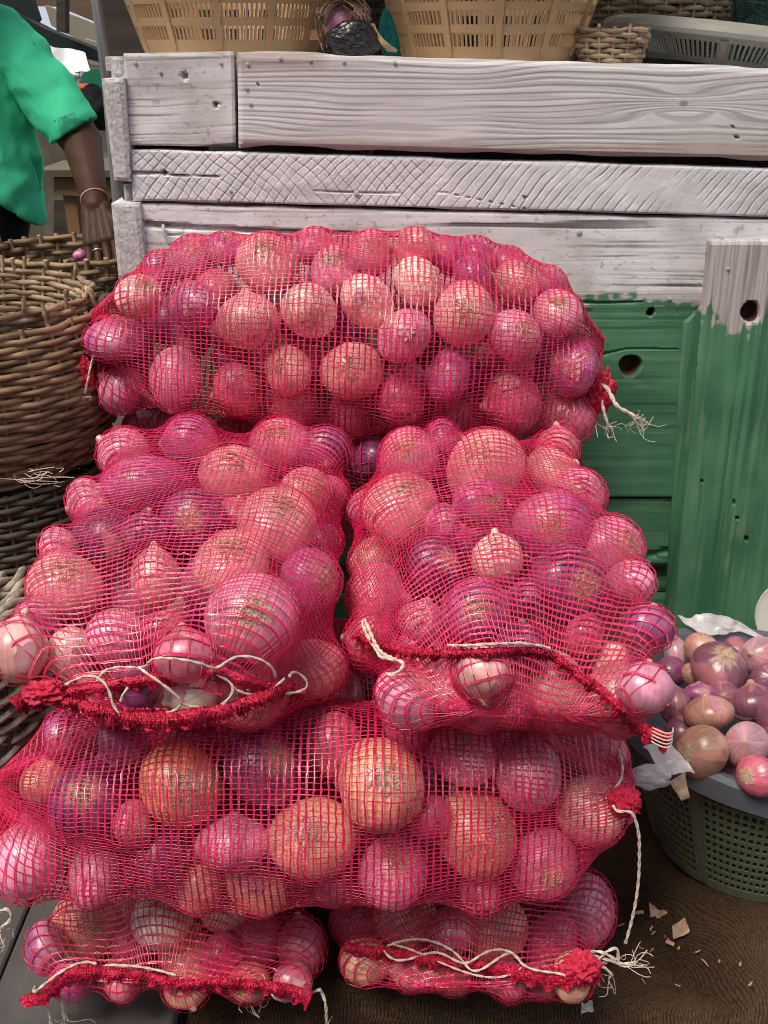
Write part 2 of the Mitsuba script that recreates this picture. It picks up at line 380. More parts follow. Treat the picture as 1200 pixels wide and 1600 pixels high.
def slab(c, thick, Y=WY, step=0.008, disp=None, edge=0.003, rough=0.0007, seed=None, vertical=False):
    """a board whose front face has the corners c (pixels TL TR BR BL of the upright plane y = Y), bevelled and slightly uneven; disp(x, z) pushes points in.
    Returns mesh, uv"""
    tl, tr, br, bl = [at(px, py, Y) for px, py in c]
    L = max(np.linalg.norm(tr - tl), np.linalg.norm(br - bl)); Hh = max(np.linalg.norm(bl - tl), np.linalg.norm(br - tr))
    nu, nv = max(4, min(380, int(L / step))), max(4, min(260, int(Hh / step)))
    u, v = np.meshgrid(np.linspace(0, 1, nu), np.linspace(0, 1, nv), indexing='ij')
    P = (tl * (1 - u[..., None]) + tr * u[..., None]) * (1 - v[..., None]) + (bl * (1 - u[..., None]) + br * u[..., None]) * v[..., None]
    sd = seed if seed is not None else uv_id[0] * 3.7
    wob = (meshkit.fbm(np.stack([P[..., 0] * 14, P[..., 2] * 14, P[..., 0] * 0 + sd], -1), 3) - 0.5)
    P[..., 2] += np.where((v < 0.001) | (v > 0.999), (meshkit.noise(np.stack([P[..., 0] * 18, P[..., 2] * 3, P[..., 0] * 0 + sd], -1)) - 0.5) * edge * 1.4, 0)
    P[..., 1] += wob * rough * 2
    m = np.minimum(np.minimum(u, 1 - u) * L, np.minimum(v, 1 - v) * Hh)
    P[..., 1] += edge * np.clip(1 - m / (edge * 1.5), 0, 1) ** 2
    if disp is not None:
        P[..., 1] += disp(P[..., 0], P[..., 2])
    B = P.copy(); B[..., 1] = Y + thick
    A, Bf = P.reshape(-1, 3), B.reshape(-1, 3)
    i, j = np.meshgrid(np.arange(nu - 1), np.arange(nv - 1), indexing='ij')
    q = np.stack([i * nv + j, i * nv + j + 1, (i + 1) * nv + j + 1, (i + 1) * nv + j], -1).reshape(-1, 4)
    f = np.vstack([q[:, [0, 1, 2]], q[:, [0, 2, 3]]])
    o = nu * nv
    ring = np.r_[np.arange(nv), np.arange(1, nu) * nv + nv - 1, (nu - 1) * nv + np.arange(nv - 2, -1, -1), np.arange(nu - 2, 0, -1) * nv]
    # back: only the ring and two triangles
    k = len(ring)
    back = Bf[ring]
    r = np.arange(k); r2 = (r + 1) % k
    side = np.vstack([np.stack([ring, o + r, ring[r2]], 1), np.stack([ring[r2], o + r, o + r2], 1)])
    cen = back.mean(0)
    fan = np.stack([o + r2, o + r, np.full(k, o + k)], 1)
    V = np.vstack([A, back, cen[None]])
    uv_id[0] += 1
    a, b = (V[:, 2], V[:, 0]) if vertical else (V[:, 0], V[:, 2])
    uv = np.stack([a - a.min() + 10 * uv_id[0], b - (b.min())], 1)
    return (V, np.vstack([f, side[:, ::-1], fan])), uv


def hole(px, py, r, depth=0.03, Y=WY, sx=1.0):
    c = at(px, py, Y)
    def fn(x, z):
        ang = np.arctan2(z - c[2], x - c[0])
        d = np.hypot((x - c[0]) / sx, z - c[2]) / (r * (1 + 0.10 * np.sin(2 * ang + px) + 0.05 * np.sin(3 * ang + py)))
        return depth * np.clip((1.12 - d) / 0.45, 0, 1) ** 1.3
    return fn


def groove(pts, w, depth, Y=WY):
    P = np.array([at(*q, Y) for q in pts])
    def fn(x, z):
        zc = np.interp(x, P[:, 0], P[:, 2])
        taper = np.interp(x, P[:, 0], np.linspace(1, 0.3, len(P)))
        return np.where((x >= P[0, 0]) & (x <= P[-1, 0]), depth * np.clip(1.6 - np.abs(z - zc) / (w * taper), 0, 1), 0)
    return fn


def total(*fns):
    return lambda x, z: sum(f(x, z) for f in fns)


stall = thing('market_stall', 'weathered wooden stall front of whitewashed and green painted planks', 'stall')


def plank(c, m='white_wood', thick=0.03, parent=stall, label=None, **kw):
    mesh, uv = slab(c, thick, **kw)
    return obj('plank', mesh, m, parent, label=label, uv=uv, smooth=False)


z_low = lambda px, Y=WY: pix(np.array([at(px, 800, Y)[0], Y, 0.02]))[1]
p1 = plank([(192, 84), (365, 81), (368, 231), (201, 228)], label='short whitewashed end plank with a knot and a nail hole', disp=total(hole(288, 118, 0.006, 0.012), hole(337, 163, 0.004, 0.014)), step=0.004)
p2 = plank([(370, 81), (1240, 108), (1240, 252), (372, 229)], 'top_plank', Y=1.770, label='long grey weathered top plank with a brown rounded lower edge', thick=0.04,
           disp=total(hole(1152, 214, 0.003, 0.01, 1.77), hole(1145, 199, 0.0025, 0.008, 1.77), hole(404, 131, 0.002, 0.008, 1.77)), edge=0.006, step=0.0035)
p3 = plank([(202, 233), (1240, 265), (1240, 340), (207, 313)], 'kerf_wood', label='saw scored whitewashed plank with a diagonal cut pattern', Y=1.776, step=0.0028,
           disp=total(groove([(203, 270), (255, 271), (300, 276), (370, 274)], 0.0017, 0.012, 1.776), hole(256, 270, 0.0042, 0.012, 1.776), groove([(490, 300), (700, 302), (830, 328)], 0.0009, 0.006, 1.776), hole(820, 308, 0.003, 0.012, 1.776)))
p4 = plank([(218, 319), (1240, 345), (1240, 459), (229, 462)], label='wide whitewashed plank with a long dark crack', step=0.003,
           disp=total(groove([(219, 350), (300, 355), (420, 361), (560, 364), (640, 372)], 0.0042, 0.02), groove([(262, 367), (340, 374), (430, 376)], 0.0012, 0.005)))
p5 = plank([(232, 462), (1104, 453), (1074, 778), (262, 778)], 'painted_wood', label='green painted board with a bare top edge and a dark knot hole', step=0.0022,
           disp=total(hole(985, 572, 0.0165, 0.03, sx=1.2), hole(1017, 488, 0.007, 0.02), groove([(850, 470), (930, 473), (1005, 472)], 0.003, 0.006), groove([(890, 566), (980, 545), (1060, 545)], 0.0025, 0.004)))
p6 = plank([(262, 778), (1074, 780), (1060, 884), (270, 884)], 'painted_wood', Y=1.786, disp=groove([(1010, 870), (1035, 862), (1060, 860)], 0.006, 0.01, 1.786), step=0.006)
p7 = plank([(272, 903), (1058, 904), (1055, 925), (275, 925)], 'painted_wood', Y=1.80)
p8 = plank([(275, 930), (1056, 930), (1020, 1330), (310, 1330)], 'painted_wood', Y=1.79)
p9 = plank([(1068, 505), (1100, 470), (1045, 1300), (1020, 1300)], 'painted_wood', Y=1.774, thick=0.012, vertical=True)
p10 = plank([(1108, 378), (1290, 378), (1240, 1330), (1020, 1330)], 'painted_wood', Y=1.766, thick=0.03, vertical=True, label='upright green board with a bare grey top and a knot hole', step=0.0028,
            disp=total(hole(1173, 488, 0.016, 0.03, 1.766), hole(1167, 842, 0.004, 0.014, 1.766), hole(1147, 785, 0.003, 0.01, 1.766), hole(1152, 809, 0.0035, 0.012, 1.766), hole(1097, 752, 0.002, 0.01, 1.766)))
# end blocks of the side boards, running back along the stall's left side
for c, Y in ((((171, 88), (191, 86), (197, 121), (174, 121)), 1.81), (((158, 123), (193, 122), (203, 284), (178, 281)), 1.765), (((173, 319), (217, 317), (227, 431), (185, 437)), 1.765), (((192, 288), (204, 286), (207, 316), (195, 318)), 1.80)):
    mesh, uv = slab(c, 0.75, Y=Y, step=0.005, edge=0.003)
    obj('side_board', mesh, 'end_grain', stall, uv=uv)
mesh = box((at(205, 500, 1.8)[0], 1.815, 0.02), (at(205, 500, 1.8)[0] + 0.03, 2.55, H - 0.05))
obj('side_panel', mesh, 'dark_wood', stall)
sb_ = box((-0.42, 1.82, H - 0.032), (1.6, 2.62, H - 0.012))
sb_[0][:, 2] -= 0.0235 * (sb_[0][:, 0] + 0.42)
obj('shelf_board', sb_, 'white_wood', stall)
for i in range(6):
    obj('back_board', box((-0.62 + i * 0.42, 2.66 + 0.012 * (i % 2), 0.02), (-0.185 + i * 0.42, 2.69 + 0.012 * (i % 2), H + 1.1), 0.003), 'dark_wood', stall)
obj('roof_board', box((-0.6, 1.56, H + 1.12), (2.4, 3.2, H + 1.16)), 'dark_wood', stall)
obj('stall_floor', box((-0.36, 1.83, 0.02), (1.6, 2.6, 0.05)), 'dark_wood', stall)


def nail(px, py, Y, r=0.0032, par=p4):
    c = at(px, py, Y)
    m = trimesh.creation.icosphere(1, 1.0)
    obj('nail', (np.array(m.vertices) * [r, r * 0.28, r] + c, np.array(m.faces)), 'nail_metal', par, smooth=True)


for px, py, Y, par in ((345, 98, 1.778, p1), (211, 98, 1.778, p1), (250, 112, 1.778, p1), (387, 100, 1.768, p2), (438, 91, 1.768, p2), (485, 94, 1.768, p2), (537, 96, 1.768, p2), (617, 98, 1.768, p2), (385, 138, 1.768, p2), (391, 162, 1.768, p2),
                       (557, 302, 1.774, p3), (360, 298, 1.774, p3), (905, 363, 1.778, p4), (1047, 467, 1.778, p5), (1138, 420, 1.764, p10), (1077, 814, 1.772, p9)):
    nail(px, py, Y, 0.0045 if (px, py) in ((557, 302), (905, 363)) else 0.003, par)
for q in ([(255, 352), (256, 362), (261, 376), (265, 382)], [(321, 372), (321, 380), (320, 392)]):
    pts = spline([at(*q[0], 1.779)] + [at(x, y, 1.764) for x, y in q[1:]], 12)
    obj('bent_nail', tube(pts, 0.0024, 6), 'nail_metal', p4, smooth=True)

# the other side of the lane, behind the photographer
opp = thing('opposite_stall', 'dark timber stall front across the lane behind the viewer', 'stall')
for i in range(12):
    obj('plank', box((-4.8 + i * 0.8, -2.64, 0.0), (-4.01 + i * 0.8, -2.6, 2.5), 0.004), 'dark_wood', opp)
obj('roof', box((-5.0, -4.2, 2.52), (5.0, -2.1, 2.57)), 'roof_brown', opp)

# low bench, burlap
BZ = H - 1.112
bench = thing('low_bench', 'low dark grey wooden bench carrying the lowest left sack', 'bench')
xs = [-1.5, -1.12, -0.74, -0.50, -0.262]
for i in range(4):
    obj('plank', box((xs[i] + 0.003, 0.93, BZ - 0.03), (xs[i + 1], 1.75, BZ - 0.002 * (i % 2)), 0.003), 'bench_wood', bench)
for x in (-1.45, -0.33):
    for y in (0.98, 1.68):
        obj('leg', box((x, y, 0), (x + 0.05, y + 0.05, BZ - 0.034)), 'dark_wood', bench)
bench2 = thing('crate_bench', 'dark low bench hidden under the brown burlap', 'bench')
obj('top', box((-0.22, 1.08, BZ - 0.06), (1.7, 1.74, BZ - 0.03)), 'dark_wood', bench2)
for x in (-0.2, 0.7, 1.6):
    obj('support', box((x, 1.14, 0), (x + 0.06, 1.68, BZ - 0.064)), 'dark_wood', bench2)


def burlap(u, v):
    x = -0.25 + 1.95 * u
    s = v * 0.95
    y = np.where(s < 0.70, 1.745 - s, 1.045 - 0.02 * np.sin(x * 9))
    z = np.where(s < 0.70, BZ, BZ - (s - 0.70))
    k = np.clip((s - 0.62) / 0.16, 0, 1)
    y = np.where(np.abs(s - 0.70) < 0.08, 1.745 - 0.62 - 0.08 * np.sin(k * np.pi / 2), y)
    z = np.where(np.abs(s - 0.70) < 0.08, BZ - 0.08 * (1 - np.cos(k * np.pi / 2)), z)
    z = z + 0.036 * np.clip((0.27 - np.hypot(x - 0.545, y - 1.345)) / 0.10, 0, 1) ** 1.5
    q = np.stack([x * 6, s * 7, x * 0], -1)
    d = (meshkit.fbm(q, 4) - 0.5) * 0.045 + (np.abs(meshkit.noise(q * 1.7 + 9) - 0.5) - 0.2) * 0.02
    z = z + np.minimum(d, 0.010) * np.clip((x + 0.25) * 5, 0.2, 1)
    y = y - np.clip(s - 0.66, 0, 1) * (meshkit.noise(np.stack([x * 12, x * 0, x * 0], -1)) - 0.5) * 0.25
    return np.stack([x, y, z - 0.014], -1)


obj('burlap_cloth', sheet(burlap, 260, 130, 0.003), 'burlap', smooth=True, label='brown burlap cloth draped over the bench below the green basket', cat='burlap')

# ------------------------------------------------------------------ onions
NPROF = np.array([(-0.90, 0.0), (-0.90, 0.10), (-0.84, 0.34), (-0.70, 0.62), (-0.42, 0.88), (-0.05, 1.0), (0.28, 0.955), (0.56, 0.78), (0.76, 0.54), (0.89, 0.30), (0.98, 0.17), (1.08, 0.12), (1.15, 0.10), (1.17, 0.0)])
PS = np.r_[0, np.cumsum(np.linalg.norm(np.diff(NPROF, axis=0), axis=1))]
PSPL = CubicSpline(PS / PS[-1], NPROF)
onion_no = [0]


def frame(a):
    a = a / np.linalg.norm(a)
    x = np.cross(a, [0.13, 0.27, 0.95]); x /= np.linalg.norm(x)
    return x, np.cross(a, x), a


def onion_mesh(c, w, h, axis, tone, nl=26, nt=18):
    """body of one onion: axis points to the neck"""
    onion_no[0] += 1
    k = onion_no[0]
    r0 = np.random.default_rng(1000 + k)
    t = np.linspace(0, 1, nt)
    t = t + 0.045 * np.sin(2 * np.pi * t) * -1
    pr = PSPL(t); pr[:, 1] = np.maximum(pr[:, 1], 0); pr[0, 1] = pr[-1, 1] = 0.0
    neck = 0.6 + 0.5 * r0.random()
    pr[:, 0] = np.where(pr[:, 0] > 0.9, 0.9 + (pr[:, 0] - 0.9) * neck, pr[:, 0])
    lon = np.linspace(0, 1, nl + 1)
    a = lon * 2 * np.pi
    lump = 1 + 0.055 * np.cos(a * 2 + r0.random() * 6)[None] + 0.018 * np.cos(3 * a + r0.random() * 6)[None] + 0.012 * np.cos(7 * a + r0.random() * 6)[None] * (np.abs(pr[:, :1]) > 0.5)
    v = np.stack([pr[:, 1:2] * np.cos(a) * w * lump, pr[:, 1:2] * np.sin(a) * w * lump, np.repeat(pr[:, :1] * h, nl + 1, 1)], -1)
    v[..., 0] += np.clip(pr[:, :1] - 0.85, 0, 1) * w * (r0.random() - .5) * 1.2
    X, Y, Z = frame(axis)
    v = oriented(v.reshape(-1, 3), c, X, Y, Z)
    lat = np.repeat(((pr[:, :1] + 0.9) / 2.0).clip(0, 1), nl + 1, 1)
    uv = np.stack([4 * k + np.repeat(lon[None], nt, 0), 4 * TONE_KEYS.index(tone) + lat], -1).reshape(-1, 2)
    i, j = np.meshgrid(np.arange(nt - 1), np.arange(nl), indexing='ij')
    n = nl + 1
    q = np.stack([i * n + j, i * n + j + 1, (i + 1) * n + j + 1, (i + 1) * n + j], -1).reshape(-1, 4)
    return (v, np.vstack([q[:, [0, 1, 2]], q[:, [0, 2, 3]]])), uv, (X, Y, Z)


def tuft(c, w, h, fr, n=40, spread=0.30, seed=0):
    "dry roots at the bottom of the bulb: a matted, curly tuft"
    r0 = np.random.default_rng(seed)
    X, Y, Z = fr
    parts = []
    sp = spread * (0.75 + 0.5 * r0.random())
    for _ in range(n):
        a = r0.random() * 2 * np.pi
        r_ = sp * math.sqrt(r0.random())
        p = []
        ang = r0.random() * 6.3
        q = np.array([math.cos(a) * r_ * 0.7, math.sin(a) * r_ * 0.7])
        for k in range(5):
            rr = np.hypot(*q)
            zz = -0.90 + 0.42 * rr * rr + 0.02 - 0.05 * r0.random()
            p.append(X * q[0] * w + Y * q[1] * w + Z * zz * h)
            ang += r0.normal() * 0.9
            q = q + np.array([math.cos(ang), math.sin(ang)]) * 0.085
        parts.append(tube(np.array(spline(p, 8)) + c, np.linspace(0.0009, 0.0005, 8), 3))
    return cat(parts)


def peel(c, w, h, fr, seed):
    "a flake of papery outer skin coming away"
    r0 = np.random.default_rng(seed)
    X, Y, Z = fr
    d = EYE - c; d = d / np.linalg.norm(d) + r0.normal(size=3) * 0.35
    a0 = math.atan2(d @ Y, d @ X); e0 = np.clip(math.asin(np.clip(d @ Z / np.linalg.norm(d), -1, 1)), -.7, .7)
    wa, we = r0.uniform(.18, .5), r0.uniform(.2, .5)
    def fn(u, v):
        k = 0.75 + 0.5 * meshkit.noise(np.stack([u * 4 + seed, v * 4, u * 0], -1), seed)
        a = a0 + (u - .5) * 2 * wa * k; e = e0 + (v - .5) * 2 * we * k
        s = 1.012 + 0.05 * np.clip(v - .6, 0, 1) * (0.4 + meshkit.noise(np.stack([u * 6, v, u * 0 + seed], -1), seed)) + 0.006 * np.sin(a * 30)
        ce = np.cos(e) * 0.985
        return c + s[..., None] * (w * (ce * np.cos(a))[..., None] * X + w * (ce * np.sin(a))[..., None] * Y + h * np.sin(e)[..., None] * 0.97 * Z)
    return sheet(fn, 10, 10, 0.0003)


def add_onion(c, w, h, axis, tone, label, group, roots=False, hi=True, skin=False):
    (mesh, uv, fr) = onion_mesh(np.asarray(c), w, h, np.asarray(axis, float), tone, *((26, 18) if hi else (16, 11)))
    key = obj('onion', mesh, 'onion_skin', label=label, cat='onion', group=group, smooth=True, uv=uv)
    if roots:
        obj('roots', tuft(np.asarray(c), w, h, fr, seed=onion_no[0]), 'root_hair', key)
    elif hi and onion_no[0] % 5 < 2:
        obj('loose_skin', peel(np.asarray(c), w, h, fr, onion_no[0]), 'onion_paper', key, smooth=True)
    return key


# ------------------------------------------------------------------ the sacks
ORD = ['first', 'second', 'third', 'fourth', 'fifth', 'sixth', 'seventh', 'eighth', 'ninth', 'tenth', 'eleventh', 'twelfth', 'thirteenth', 'fourteenth', 'fifteenth', 'sixteenth', 'seventeenth', 'eighteenth', 'nineteenth', 'twentieth', 'twenty-first', 'twenty-second', 'twenty-third', 'twenty-fourth']


class Sack:
    def __init__(s, C, e1, e2, a, b, c, p=2.6):
        s.C = np.asarray(C, float)
        s.e1 = np.asarray(e1, float) / np.linalg.norm(e1)
        e2 = np.asarray(e2, float); e2 = e2 - s.e1 * (e2 @ s.e1)
        s.e2 = e2 / np.linalg.norm(e2)
        s.e3 = np.cross(s.e1, s.e2)
        s.M = np.array([s.e1, s.e2, s.e3])
        s.size = np.array([a, b, c]); s.p = p

    def f(s, P, r):
        q = np.abs((np.asarray(P) - s.C) @ s.M.T) / np.maximum(s.size - r, 0.006)
        return (q ** s.p).sum(-1) ** (1 / s.p)

    def place(s, px, py, r_px):
        "centre and radius of an onion that shows at this pixel with this radius"
        d = ray(px, py)
        t = np.linspace(0.7, 2.2, 1500)
        P = EYE + t[:, None] * d
        cosd = d @ FWD
        g = np.array([s.f(P, 0.034)])[0]
        k = np.argmax(g < 1) if (g < 1).any() else np.argmin(g)
        return P[k], r_px * (t[k] * cosd) / F


def ribbons(X, N, keep, axis, wdt, tk, lift, r0):
    "threads of the net along one direction of the grid (0 lengthwise, 1 around): narrow ridged strips"
    nu, nv = X.shape[:2]
    tng = np.gradient(X, axis=0) if axis == 0 else (np.roll(X, -1, 1) - np.roll(X, 1, 1)) / 2
    tng = tng / (np.linalg.norm(tng, axis=-1, keepdims=True) + 1e-12)
    S = np.cross(tng, N); S /= np.linalg.norm(S, axis=-1, keepdims=True) + 1e-12
    ww = wdt * (0.8 + 0.4 * r0.random((nu, nv, 1))) * (0.75 + 0.5 * (r0.random((1, nv, 1)) if axis == 0 else r0.random((nu, 1, 1))))
    B = X + N * lift
    V = np.stack([B - S * ww / 2, B + S * ww / 2, B + N * tk], 2).reshape(-1, 3)
    i, j = np.meshgrid(np.arange(nu - 1) if axis == 0 else np.arange(nu), np.arange(nv), indexing='ij')
    i2, j2 = (i + 1, j) if axis == 0 else (i, (j + 1) % nv)
    ok = keep[i, j] & keep[i2, j2]
    n0, n1 = ((i * nv + j) * 3)[ok], ((i2 * nv + j2) * 3)[ok]
    F_ = []
    for k0, k1 in ((0, 2), (2, 1), (1, 0)):
        F_ += [np.stack([n0 + k0, n0 + k1, n1 + k1], -1), np.stack([n0 + k0, n1 + k1, n1 + k0], -1)]
    return V, np.vstack(F_)


def flap(sack, poly, name='folded_net', seed=1):
    "a second layer of net where the mouth is folded over"
    from shapely import Polygon, contains_xy
    X, N = sack.X, sack.N
    X2 = (X + np.roll(X, 1, 1)) / 2; X2[1:] = (X2[1:] + X2[:-1]) / 2
    X2 = X2 + N * 0.0022
    q = pix(X2)
    keep = contains_xy(Polygon(poly), q[..., 0], q[..., 1]) & (((X - EYE) * N).sum(-1) < 0.0)
    r0 = np.random.default_rng(seed)
    obj(name, cat([ribbons(X2, N, keep, 0, 0.0016, 0.0010, 0.0, r0), ribbons(X2, N, keep, 1, 0.0024, 0.0004, 0.0004, r0)]), 'net_red', sack.key, smooth=True)


def build_sack(name, words, sack, data, rows, nu, nv, label, fill=60, seam_b=0.55, iters=125, cut=None, seed=1, pin=0.5, extra=()):
    r0 = np.random.default_rng(seed)
    C, W, Hh, AX, TN, RT, front = [], [], [], [], [], [], []
    for d in data:
        px, py, r, tone = d[:4]
        rx, ry = r if isinstance(r, tuple) else (r, r)
        flag = d[4] if len(d) > 4 else ''
        rx, ry = rx * 1.09, ry * 1.09
        c, R = sack.place(px, py, (rx * ry) ** 0.5)
        rx, ry = rx * R / (rx * ry) ** 0.5, ry * R / (d[2][0] * d[2][1] * 1.09 ** 2) ** 0.5 if isinstance(d[2], tuple) else R
        toc = EYE - c; toc /= np.linalg.norm(toc)
        sidex = np.array([1.0, 0, 0]); upv = np.cross(sidex, -toc)
        if flag:   # roots towards the camera, leaning by the flag's direction
            lean = {'f': (0, 0.1), 'u': (0, 0.75), 'l': (-0.7, 0.2), 'r': (0.7, 0.2), 'd': (0.1, -0.6)}[flag]
            ax = -(toc + sidex * lean[0] + upv * lean[1] + r0.normal(size=3) * 0.12)
        elif rx != ry:
            ax = upv * (1 if r0.random() < .5 else -1) + r0.normal(size=3) * 0.12
        else:
            ax = upv * r0.normal() + sidex * r0.normal() * 1.2 + toc * r0.normal() * 0.3
        ax /= np.linalg.norm(ax)
        fl = 0.80 + 0.20 * r0.random()
        C.append(c); W.append(rx); Hh.append(ry * (fl if rx == ry else 1.0)); AX.append(ax); TN.append(tone); RT.append(bool(flag)); front.append(True)
    C = np.array(C); W = np.array(W); Hh = np.array(Hh)
    # push overlapping front onions apart along the view only a little, deeper ones back
    for _ in range(30):
        for i in range(len(C)):
            dv = C - C[i]; dist = np.linalg.norm(dv, axis=1) + 1e-9
            ov = (W + W[i]) * 0.93 - dist
            for j in np.nonzero(ov > 0)[0]:
                if j <= i: continue
                di, dj = C[i] - EYE, C[j] - EYE
                di, dj = di / np.linalg.norm(di), dj / np.linalg.norm(dj)
                s = 1 if np.linalg.norm(C[i] - EYE) > np.linalg.norm(C[j] - EYE) else -1
                C[i] = C[i] + s * di * ov[j] * 0.25 - dv[j] / dist[j] * ov[j] * 0.06
                C[j] = C[j] - s * dj * ov[j] * 0.25 + dv[j] / dist[j] * ov[j] * 0.06
    nfront = len(C)
    fc, fw = list(C), list(W)
    for q in extra:     # low in the mouth, in the bag's own axes
        fc.append(sack.C + np.array(q[:3]) @ sack.M); fw.append(q[3])
        ax = r0.normal(size=3); AX.append(ax / np.linalg.norm(ax)); TN.append('tkrtk'[r0.integers(5)]); RT.append(False); front.append(False)
        Hh = np.r_[Hh, q[3] * 0.95]
    tries = 0
    while len(fc) < nfront + fill and tries < 5000:
        tries += 1
        q = (r0.random(3) * 2 - 1) * (sack.size - 0.03)
        P = sack.C + q @ sack.M
        w = 0.031 + 0.010 * r0.random()
        if sack.f(P, w) > 1: continue
        A = np.array(fc)
        if (np.linalg.norm(A - P, axis=1) < (np.array(fw) + w) * 0.92).any(): continue
        # not in front of a front onion
        d = P - EYE; L = np.linalg.norm(d); d /= L
        pr = (C - EYE) @ d
        off = np.linalg.norm((C - EYE) - pr[:, None] * d, axis=1)
        if ((off < (W + w) * 0.75) & (pr > L)).any(): continue
        fc.append(P); fw.append(w)
        ax = r0.normal(size=3); AX.append(ax / np.linalg.norm(ax)); TN.append('prdrdpk'[r0.integers(7)]); RT.append(False); front.append(False)
        Hh = np.r_[Hh, w * (0.9 + 0.1 * r0.random())]
    C, W = np.array(fc), np.array(fw)
    AX = np.array(AX)
    # ---- labels: rows by height in the picture, counted from the left
    pp = pix(C)
    order = {}
    rowid = np.digitize(pp[:nfront, 1], rows)
    for r_ in range(len(rows) + 1):
        ids = np.nonzero(rowid == r_)[0]
        for n_, i in enumerate(ids[np.argsort(pp[ids, 0])]):
            order[i] = (r_, n_)
    rown = {1: ['only'], 2: ['upper', 'lower'], 3: ['top', 'middle', 'bottom'], 4: ['top', 'second', 'third', 'bottom'], 5: ['top', 'second', 'third', 'fourth', 'bottom'], 6: ['top', 'second', 'third', 'fourth', 'fifth', 'bottom']}[len(rows) + 1]
    rid2 = np.digitize(pp[:, 1], rows)
    for r_ in range(len(rows) + 1):
        ids = np.array([i for i in range(nfront, len(C)) if rid2[i] == r_], int)
        for n_, i in enumerate(ids[np.argsort(pp[ids, 0])] if len(ids) else []):
            order[i] = (r_, n_)
    for i in range(len(C)):
        if i < nfront:
            r_, n_ = order[i]
            lb = f"{TONE_WORDS[TN[i]]} onion{' with roots' if RT[i] else ''} in {words}, {ORD[min(n_, 23)]} from left in {rown[r_]} row"
            add_onion(C[i], W[i], Hh[i], AX[i], TN[i], lb, f'onions in the {words}', roots=RT[i])
        else:
            add_onion(C[i], W[i], Hh[i], AX[i], TN[i], f'{TONE_WORDS[TN[i]]} onion half hidden in {words}, {ORD[min(order[i][1], 23)]} from left behind {rown[order[i][0]]} row', f'onions packed inside the {words}', hi=False)
    # ---- the net: a grid that starts loose around everything and is pulled tight over the onions
    u = np.linspace(-1, 1, nu)
    v = np.arange(nv) * 2 * np.pi / nv
    Q = (C - sack.C) @ sack.M.T
    ext = np.max(np.abs(Q) + W[:, None], axis=0)
    u0, u1 = (Q[:, 0] - W).min() - 0.004, (Q[:, 0] + W).max() + 0.004
    ell = np.sqrt((((np.abs(Q) + W[:, None]) / ext)[:, 1:] ** 2).sum(1)).max()
    b, c = ext[1:] * ell * 1.02
    a = 0.5 * (u1 - u0)
    um = 0.5 * (u1 + u0)
    th, wd = np.full(nu, c), np.full(nu, b)
    cs, sn = np.cos(v), np.sin(v)
    X = ((um + a * u[:, None, None]) * sack.e1 + wd[:, None, None] * cs[None, :, None] * sack.e2 + th[:, None, None] * sn[None, :, None] * sack.e3) + sack.C
    X = X + r0.normal(size=(nv, 3))[None] * 0.0022 + r0.normal(size=(nu, 1, 3)) * 0.0015
    tree = cKDTree(C)
    eps = 0.0018
    nn = None
    GA = 64
    seam_w = [max(2 * seam_b * sack.size[1] * 0.9, 2 * (np.abs(Q[m_, 1]) + (1.0 if seam_b > 0.5 else 0.5) * W[m_]).max() if m_.any() else 0) for m_ in ((Q[:, 0] < u0 + 0.11, Q[:, 0] > u1 - 0.11) if seam_b > 0.5 else (Q[:, 0] < u0 + 0.05, Q[:, 0] > u1 - 0.05))]
    touch = np.zeros((nu, nv), bool)
    e_at = np.array([um - a + (0.016 if seam_b > 0.5 else 0.0), um + a])
    for it in range(GA + iters):
        if it % 6 == 0:
            _, nn = tree.query(X.reshape(-1, 3), k=6)
        if it < GA:     # gather in towards the axis until the bag's own body or an onion stops it
            q = (X - sack.C) @ sack.M.T
            out = (sack.f(X, 0.0) > 0.93)[..., None] & ~touch[..., None]
            q = q * np.where(out, [1.0, 0.98, 0.98], 1.0)
            X = q @ sack.M + sack.C
        k_ = 0.2 if it < GA else 0.42
        L = (np.roll(X, 1, 1) + np.roll(X, -1, 1)) * 0.5 - X
        Lu = np.zeros_like(X); Lu[1:-1] = (X[2:] + X[:-2]) * 0.5 - X[1:-1]
        kf = np.where(touch, 0.5, 1.0)[..., None] * k_
        X = X + kf * L + kf * Lu
        X = X + (((um + a * u)[:, None] - (X - sack.C) @ sack.e1) * (0.4 if it < GA else 0.06))[..., None] * sack.e1
        P = X.reshape(-1, 3)
        tc_ = np.zeros(len(P), bool)
        for kk in range(6):
            j = nn[:, kk]
            d = P - C[j]
            da = (d * AX[j]).sum(1)
            l2 = np.maximum((d * d).sum(1) - da * da, 0)
            q = np.sqrt((da / (Hh[j] + eps)) ** 2 + l2 / (W[j] + eps) ** 2) + 1e-9
            P = np.where((q < 1)[:, None], C[j] + d / q[:, None], P)
            tc_ |= q < 1.02
        X = P.reshape(X.shape); touch = tc_.reshape(nu, nv)
        for e_ in (0, -1):      # the sewn ends close to a short seam but keep their place along the bag
            q = (X[e_] - sack.C) @ sack.M.T
            mid_ = q.mean(0)
            q[:, 0] = e_at[e_]
            rr = 0.97 if it < GA + 40 else 1.0
            q[:, 2] = mid_[2] + (q[:, 2] - mid_[2]) * rr ** 2
            q[:, 1] = mid_[1] + (q[:, 1] - mid_[1]) * (rr if np.ptp(q[:, 1]) > seam_w[e_] else 1.0)
            X[e_] = q @ sack.M + sack.C
    X = X + r0.normal(size=X.shape) * 0.0004
    N = np.cross(np.roll(X, -1, 1) - np.roll(X, 1, 1), np.gradient(X, axis=0))
    N /= np.linalg.norm(N, axis=-1, keepdims=True) + 1e-12
    if ((X - X.mean((0, 1))) * N).sum() < 0:
        N = -N
